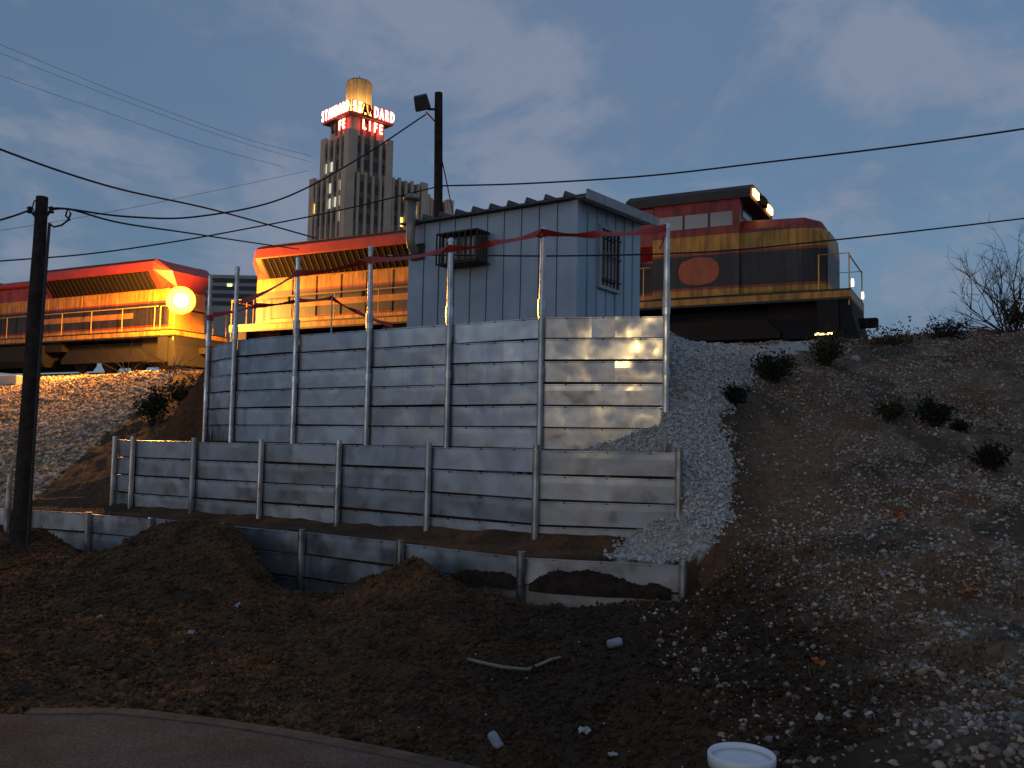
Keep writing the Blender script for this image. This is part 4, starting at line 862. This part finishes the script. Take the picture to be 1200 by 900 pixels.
# fluted crown and its uplights
q = MB(); nfl = 18; prof = []
for i in range(nfl * 4):
    a = 2 * math.pi * i / (nfl * 4); prof.append((math.cos(a) * (2.95 if i % 4 in (0, 1) else 2.72), math.sin(a) * (2.95 if i % 4 in (0, 1) else 2.72)))
cr_ = obj('crown', q.prism(prof, C0 + Vector((0, 0, tz(140))), C0 + Vector((0, 0, tz(88))), (1, 0, 0), (0, 1, 0)), mat('crown_terracotta', (.42, .33, .21), .8, var=.2, vscale=.4), tow)
obj('crown_cap', MB().lathe([(2.6, 0), (2.6, .25), (1.2, .5), (.12, .6), (.1, 1.6), (0, 1.65)], C0 + Vector((0, 0, tz(87.9))), 20), m_tan2, cr_)
for i in range(5):
    a = math.radians(-150 + i * 35); p = C0 + Vector((math.cos(a) * 4.1, math.sin(a) * 4.1, tz(136.0)))
    fl_ = obj('crown_uplight', MB().lathe([(.25, -.3), (.3, 0), (.26, .02), (0, .02)], p, 10), mat_emit('uplight_lens', (1, .7, .25), 4), tow)
    l_ = bpy.data.lights.new('crown_uplight_bulb', 'POINT'); l_.energy = 2200; l_.color = (1, .62, .16); l_.shadow_soft_size = .3
    lo2 = bpy.data.objects.new('crown_uplight_bulb', l_); COL.objects.link(lo2); lo2.parent = fl_; lo2.location = p + Vector((0, 0, .6)) - offs(fl_)

# far pale building seen between the locomotives
p = at(258, 500, 130); fb = empty('office_block', (p.x, p.y, -2)); tag(fb, 'far pale concrete block seen in the gap between the locomotives', 'building')
m_pale = mat('pale_concrete', (.40, .38, .35), .9, var=.15, vscale=.4)
obj('wall', MB().bb(p.x - 7, p.x + 7, p.y, p.y + 12, -2, zat(258, 322, 130)), m_pale, fb)
for j in range(4):
    zz = zat(258, 326 + j * 9, 130); w0 = obj('window_band', MB().bb(p.x - 6.8, p.x + 6.8, p.y - .05, p.y + .1, zz - .62, zz), m_glass, fb)
obj('window', MB().bb(p.x + .2, p.x + .9, p.y - .12, p.y - .06, zat(258, 335.5, 130), zat(258, 332.5, 130)), mat_emit('greenish_window', (.75, .85, .3), 1.6), fb)

# ------------------------------------------------------------------ plants
def leaf_mat(name, c, c2): return mat(name, c, .8, 0, col2=c2, vscale=6, spec=.2)
m_leaf = leaf_mat('dark_leaf', (.030, .036, .020), (.014, .018, .011)); m_leaf2 = leaf_mat('olive_leaf', (.06, .055, .022), (.025, .026, .012)); m_twig = mat('grey_twig', (.055, .045, .04), .9, var=.3, vscale=8); m_straw = mat('dry_straw', (.20, .14, .06), .9, var=.4, vscale=8)
def bush(name, label, u, v, Y, wpx, hpx, material, n=420, leaf=.06, cat='bush', sink=.05):
    p = at(u, v, Y); gz = float(height([p.x], [p.y])[0]); base = Vector((p.x, p.y, gz)); W = wpx / F * Y / 2; H = hpx / F * Y
    root = empty(name, base); tag(root, label, cat, 'dark bushes')
    st = MB(); q = MB(); tips = []
    for i in range(14):
        a = rnd.uniform(0, 6.283); r_ = W * rnd.uniform(.25, 1); t = base + Vector((math.cos(a) * r_, math.sin(a) * r_ * .8, H * rnd.uniform(.35, 1.05) * (1.1 - .45 * r_ / W)))
        m_ = base.lerp(t, .5) + Vector((rnd.uniform(-.1, .1) * W, rnd.uniform(-.1, .1) * W, H * .12)); st.tube([base - Vector((0, 0, sink)), m_, t], [.010, .007, .003], 4); tips.append((m_, t))
    for i in range(int(n * 1.8)):
        m_, t = rnd.choice(tips); c = m_.lerp(t, rnd.uniform(-.5, 1.08)) + Vector((rnd.gauss(0, 1), rnd.gauss(0, 1), rnd.gauss(0, .8))) * W * .2
        if c.z < gz - .02: c.z = gz + rnd.uniform(0, .06)
        d = Vector((rnd.gauss(0, 1), rnd.gauss(0, 1), rnd.gauss(.3, 1))).normalized(); s_ = d.cross(Vector((rnd.gauss(0, 1), rnd.gauss(0, 1), rnd.gauss(0, 1)))).normalized(); l = leaf * rnd.uniform(.6, 1.5)
        q.add([c, c + d * l * .5 + s_ * l * .22, c + d * l, c + d * l * .5 - s_ * l * .22], [(0, 1, 2, 3)])
    obj('stems', st, m_twig, root); obj('foliage', q, material, root); return root
bush('bush', 'dark low bush at the gravel chute top beside the train', 905, 450, 13.4, 62, 34, m_leaf, 700)
bush('bush', 'small dark bush overhanging the right edge of the pale gravel', 862, 470, 12.2, 34, 30, m_leaf, 420)
bush('bush', 'taller ragged bush on the crest below the locomotive front', 972, 432, 14.8, 62, 44, m_leaf2, 700)
bush('bush', 'round dark bush midway up the stony hillside', 1096, 502, 12.2, 46, 46, m_leaf, 650)
bush('bush', 'little dark bush touching the round hillside bush, lower right', 1124, 506, 12.0, 24, 18, m_leaf, 260)
bush('bush', 'isolated dark bush at the right edge of the hillside', 1163, 550, 10.8, 42, 32, m_leaf, 480)
bush('bush', 'dark shrub against the left end of the upper wall', 215, 470, 21.5, 50, 36, m_leaf2, 520, .08)
bush('bush', 'dark shrub at the ballast edge left of the walls', 178, 500, 20.5, 44, 52, m_leaf, 600, .08)
bush('bush', 'low olive bush on the skyline under the bare shrub', 1192, 402, 16.8, 50, 46, m_leaf2, 600)
bush('bush', 'low dark scrub on the skyline left of the bare shrub', 1112, 402, 16.8, 70, 22, m_leaf, 500)
bush('bush', 'thin dark scrub along the skyline in front of the rails', 1040, 412, 16.6, 90, 14, m_leaf2, 420)
bush('bush', 'dim grey weed patch in the stony hillside middle', 1042, 490, 12.6, 40, 26, m_leaf2, 260)
# bare shrub on the right skyline
def bare(name, label, u, v, Y, stems, hgt):
    p = at(u, v, Y); gz = float(height([p.x], [p.y])[0]); base = Vector((p.x, p.y, gz)); root = empty(name, base); tag(root, label, 'shrub')
    def grow(q, p, d, l, r, dep):
        pts = [p]; c = p.copy(); dd = d.copy()
        for i in range(4):
            dd = (dd + Vector((rnd.gauss(0, .14), rnd.gauss(0, .14), rnd.gauss(.03, .1)))).normalized(); c = c + dd * l / 4; pts.append(c.copy())
        q.tube(pts, [r * (1 - .16 * i) for i in range(5)], 4 if dep < 3 else 3, caps=False)
        if dep > 0:
            for i in range(rnd.choice((2, 3, 3))):
                k = rnd.choice((2, 3, 4)); nd = (dd + Vector((rnd.gauss(0, .5), rnd.gauss(0, .5), rnd.gauss(.1, .35)))).normalized(); grow(q, pts[k], nd, l * rnd.uniform(.55, .8), r * .55, dep - 1)
    for ang, lean, l in stems:
        q = MB(); d = Vector((math.sin(ang) * 1.0, lean, math.cos(ang))).normalized(); grow(q, base + Vector((rnd.uniform(-.15, .15), 0, -.05)), d, l * hgt, .02, 3); obj('branch', q, m_twig, root)
    return root
bare('bare_shrub', 'leafless spreading shrub on the right skyline', 1185, 392, 16.8, [(-1.25, .1, .6), (-1.0, .2, .66), (-.72, 0, .7), (-.58, .1, .6), (-.42, -.1, .7), (-.28, .2, .6), (-1.1, .1, .62), (-.95, -.1, .6), (-.8, .1, .66), (-.65, -.1, .62), (-.5, .2, .66), (-.35, 0, .7), (-.2, .1, .64), (.1, 0, .85), (.3, -.1, .6)], 1.3)
bare('bare_shrub', 'tall leafless shrub at the extreme right edge', 1205, 395, 17.2, [(-.2, 0, .9), (-.05, .1, 1.05), (.2, 0, .8)], 1.0)
bare('bare_shrub', 'single bent dead twig on the skyline left of the bare shrub', 1096, 396, 16.9, [(-.4, 0, .22), (.5, 0, .25)], 1.0)
# dry weeds by the ballast
def weeds(label, u, v, Y, lst, material=m_straw):
    p = at(u, v, Y); gz = float(height([p.x], [p.y])[0]); base = Vector((p.x, p.y, gz)); root = empty('weed_clump', base); tag(root, label, 'weeds')
    for dx, dz in lst:
        t = base + Vector((dx, rnd.uniform(-.2, .2), dz)); m_ = base.lerp(t, .55) + Vector((0, 0, .1 * dz)); b0 = base + Vector((rnd.uniform(-.2, .2), rnd.uniform(-.1, .1), -.05))
        obj('stalk', MB().tube([b0, m_, t], [.014, .011, .004], 4), material, root)
    return root
weeds('tall dry weed stalks leaning on the lit embankment crest', 150, 437, 31, [(-1.2, 1.1), (-.9, .7), (.1, 1.35), (-.4, .9), (-1.5, .5), (.5, .5)])
weeds('dry straw clump glowing near the lamp foot', 205, 436, 30, [(rnd.uniform(-1.2, .8), rnd.uniform(.2, .7)) for _ in range(26)])
weeds('dry straw tuft left of the lamp foot', 228, 434, 28, [(rnd.uniform(-.6, .6), rnd.uniform(.2, .6)) for _ in range(22)])
weeds('thin weed stalk standing before the locomotive front', 968, 412, 15.2, [(.18, .72), (-.1, .35), (.05, .4)], m_twig)

# ------------------------------------------------------------------ small things on the ground
def gpt(u, v, Y0=4.0, Y1=20.0):
    """ground point under a photo pixel, by marching the ray"""
    Ys = np.linspace(Y0, Y1, 900); d = np.array(at(u, v, 1.0)); Pp = Ys[:, None] * d; h_ = height(Pp[:, 0], Pp[:, 1]); k_ = np.argmax(Pp[:, 2] < h_) if (Pp[:, 2] < h_).any() else len(Ys) - 1
    return Vector((Pp[k_, 0], Pp[k_, 1], h_[k_]))
m_bkt = mat('white_plastic', (.74, .77, .80), .35, 0, var=.1, vscale=7)
bp_ = at(869, 888, 4.2); bz = float(height([bp_.x], [bp_.y])[0])
bk = empty('bucket', (bp_.x, bp_.y, bz)); tag(bk, 'white plastic bucket at the bottom edge of the frame', 'bucket')
zr = zat(869, 884, 4.2)
obj('body', MB().lathe([(.115, bz - .03), (.128, zr - .1), (.146, zr - .02), (.135, zr - .02), (.11, bz)], (bp_.x, bp_.y, 0), 32), m_bkt, bk, smooth=True)
obj('rim', MB().lathe([(.136, zr - .05), (.152, zr - .05), (.154, zr), (.147, zr + .008), (.138, zr), (.136, zr - .05)], (bp_.x, bp_.y, 0), 32), m_bkt, bk, smooth=True)
obj('lid', MB().lathe([(0, zr - .02), (.06, zr - .018), (.11, zr - .024), (.138, zr - .016), (.138, zr - .035), (0, zr - .035)][::-1], (bp_.x, bp_.y, 0), 32), m_bkt, bk, smooth=True)
obj('handle', MB().tube([(bp_.x - .150, bp_.y, zr - .07), (bp_.x - .12, bp_.y - .1, zr - .16), (bp_.x, bp_.y - .158, zr - .2), (bp_.x + .12, bp_.y - .1, zr - .16), (bp_.x + .150, bp_.y, zr - .07)], .005, 6), m_dark, bk)
m_root = mat('pale_bark', (.30, .26, .20), .8, var=.3, vscale=12)
hp_ = [gpt(u, v) + Vector((0, 0, .03)) for u, v in ((549, 778), (565, 782), (590, 787), (618, 790), (634, 784), (646, 778), (657, 777))]
tag(obj('bent_stick', MB().tube(hp_, [.012, .013, .014, .014, .013, .012, .009], 8), m_root, smooth=True), 'pale bent stick lying on the dark soil', 'stick')
m_can = mat('dull_can', (.30, .31, .36), .5, 0, var=.4, vscale=15); m_litter = mat('litter_white', (.42, .43, .46), .7, var=.4, vscale=20)
def can(label, u, v, ang, L_, r, material, name='litter_can'):
    p = gpt(u, v) + Vector((0, 0, r * .8)); d = Vector((math.cos(ang), math.sin(ang) * .6, math.sin(ang) * .5)).normalized(); X = d.cross(Vector((0, 0, 1))).normalized(); Y_ = d.cross(X)
    return tag(obj(name, MB().lathe([(r * .8, -L_ / 2), (r, -L_ / 2 + .012), (r, L_ / 2 - .012), (r * .85, L_ / 2), (r * .7, L_ / 2 - .006)], p, 14, (X, Y_, d)), material), label, 'can')
can('crushed pale can on the dirt by the pavement edge', 581, 874, 2.0, .11, .03, m_can)
can('dull grey-blue can on the soil right of the bent stick', 720, 758, .4, .12, .035, m_can)
def scrap(label, u, v, sx, sy, material, cat='litter', name='litter_scrap'):
    p = gpt(u, v) + Vector((0, 0, .015)); q = MB(); n = 5; sx *= .7; sy *= .7
    for i in range(n + 1):
        for j in range(n + 1): q.v.append((p.x + (i / n - .5) * sx + rnd.uniform(-.1, .1) * sx, p.y + (j / n - .5) * sy, p.z + rnd.uniform(-.2, .35) * min(sx, sy) + .2 * sy * j / n))
    for i in range(n):
        for j in range(n): a = i * (n + 1) + j; q.f.append((a, a + 1, a + n + 2, a + n + 1))
    o = obj(name, q, material); m = o.modifiers.new('solid', 'SOLIDIFY'); m.thickness = .003; return tag(o, label, cat)
scrap('crumpled white scrap among pebbles low in the middle', 685, 862, .10, .07, m_litter)
scrap('small white scrap high on the soil bank, left', 278, 712, .06, .12, m_litter)
scrap('white scrap low on the soil bank, left of middle', 224, 744, .07, .07, m_litter)
scrap('tiny pale scrap at the left end of the soil bank', 117, 726, .05, .07, m_litter)
scrap('flattened pale scrap on the pavement edge', 232, 853, .22, .04, m_litter)
scrap('flat grey scrap at the lower right of the soil bank', 718, 888, .07, .04, m_litter)
m_org = mat('orange_leaf', (.55, .12, .02), .7, var=.5, vscale=20)
def leaves(label, u, v, n, spread, material=m_org):
    p = gpt(u, v); q = MB()
    for i in range(n):
        x = p.x + rnd.gauss(0, spread); y = p.y + rnd.gauss(0, spread * .8); z = float(height([x], [y])[0]) + rnd.uniform(.02, .07); d = Vector((rnd.gauss(0, 1), rnd.gauss(0, 1), rnd.gauss(0, .5))).normalized(); s_ = d.cross(Vector((rnd.gauss(0, .5), rnd.gauss(0, .5), 1))).normalized(); l = .055 * rnd.uniform(.6, 1.3); c = Vector((x, y, z))
        q.add([c, c + d * l * .5 + s_ * l * .4, c + d * l, c + d * l * .5 - s_ * l * .4], [(0, 1, 2, 3)])
    return tag(obj('leaf_cluster', q, material), label, 'leaves', kind='stuff')
leaves('bright orange leaf cluster on the hillside middle', 1051, 607, 34, .07)
leaves('dull orange leaves just below the bright orange cluster', 1040, 640, 22, .09, mat('rust_leaf', (.16, .05, .02), .8, var=.4, vscale=20))
leaves('orange leaf cluster on the right of the hillside', 1140, 698, 24, .05)
leaves('tiny orange leaves low on the hillside beside grass', 960, 780, 8, .025)
m_rock = mat('pale_boulder', (.42, .41, .39), .85, var=.25, vscale=9, bump=.4, bscale=18)
def rock(label, u, v, r, Y0=8):
    p = gpt(u, v, Y0); vs = [p + Vector((x, y, z * .8)) * r * (1 + rnd.uniform(-.18, .18)) + Vector((0, 0, r * .35)) for x, y, z in ICO_V]
    o = obj('boulder', MB().add(vs, [tuple(int(i) for i in f) for f in ICO_F]), m_rock, smooth=False, bevel=.01); return tag(o, label, 'boulder')
rock('pale round boulder on the crest right of the ragged bush', 1003, 424, .10)
rock('small pale rock up the crest left of the boulder', 995, 413, .045)
p = gpt(14, 450, 20, 40); 
tag(obj('concrete_block', MB().box(p + Vector((0, 0, .12)), (.95, .4, .36), Matrix.Rotation(-.45, 3, 'Z')), mat('pale_block', (.6, .57, .5), .8, var=.2, vscale=4), bevel=.03), 'pale concrete block on the lit ballast left of the utility pole', 'block')

# ------------------------------------------------------------------ street lamp behind the camera whose gleam the upper wall mirrors
sl = Vector((-8.0, -22.0, -1.76)); stl = empty('street_lamp', sl); tag(stl, 'sodium street lamp mirrored as a golden gleam in the upper wall', 'street lamp')
obj('pole', MB().tube([sl, sl + Vector((0, 0, 7.0))], [.11, .07], 10), m_dark, stl)
obj('arm', MB().tube([sl + Vector((0, 0, 6.9)), sl + Vector((-.8, .6, 7.2)), sl + Vector((-1.6, 1.2, 7.2))], .04, 8), m_dark, stl)
hd0 = sl + Vector((-1.8, 1.35, 7.16)); obj('lamp_housing', MB().lathe([(.32, 0), (.3, .12), (.1, .2), (0, .2)], hd0, 14), m_dark, stl)
obj('lamp_lens', MB().lathe([(0, -.16), (.2, -.12), (.3, -.01), (0, -.01)], hd0, 14), mat_emit('sodium_lens', (1, .6, .18), 160), stl, smooth=True)
l_ = bpy.data.lights.new('street_lamp_bulb', 'POINT'); l_.energy = 520; l_.color = (1, .6, .2); l_.shadow_soft_size = .3
lo3 = bpy.data.objects.new('street_lamp_bulb', l_); COL.objects.link(lo3); lo3.parent = stl; lo3.location = hd0 + Vector((0, 0, -.5)) - sl

SC.render.engine = 'CYCLES'
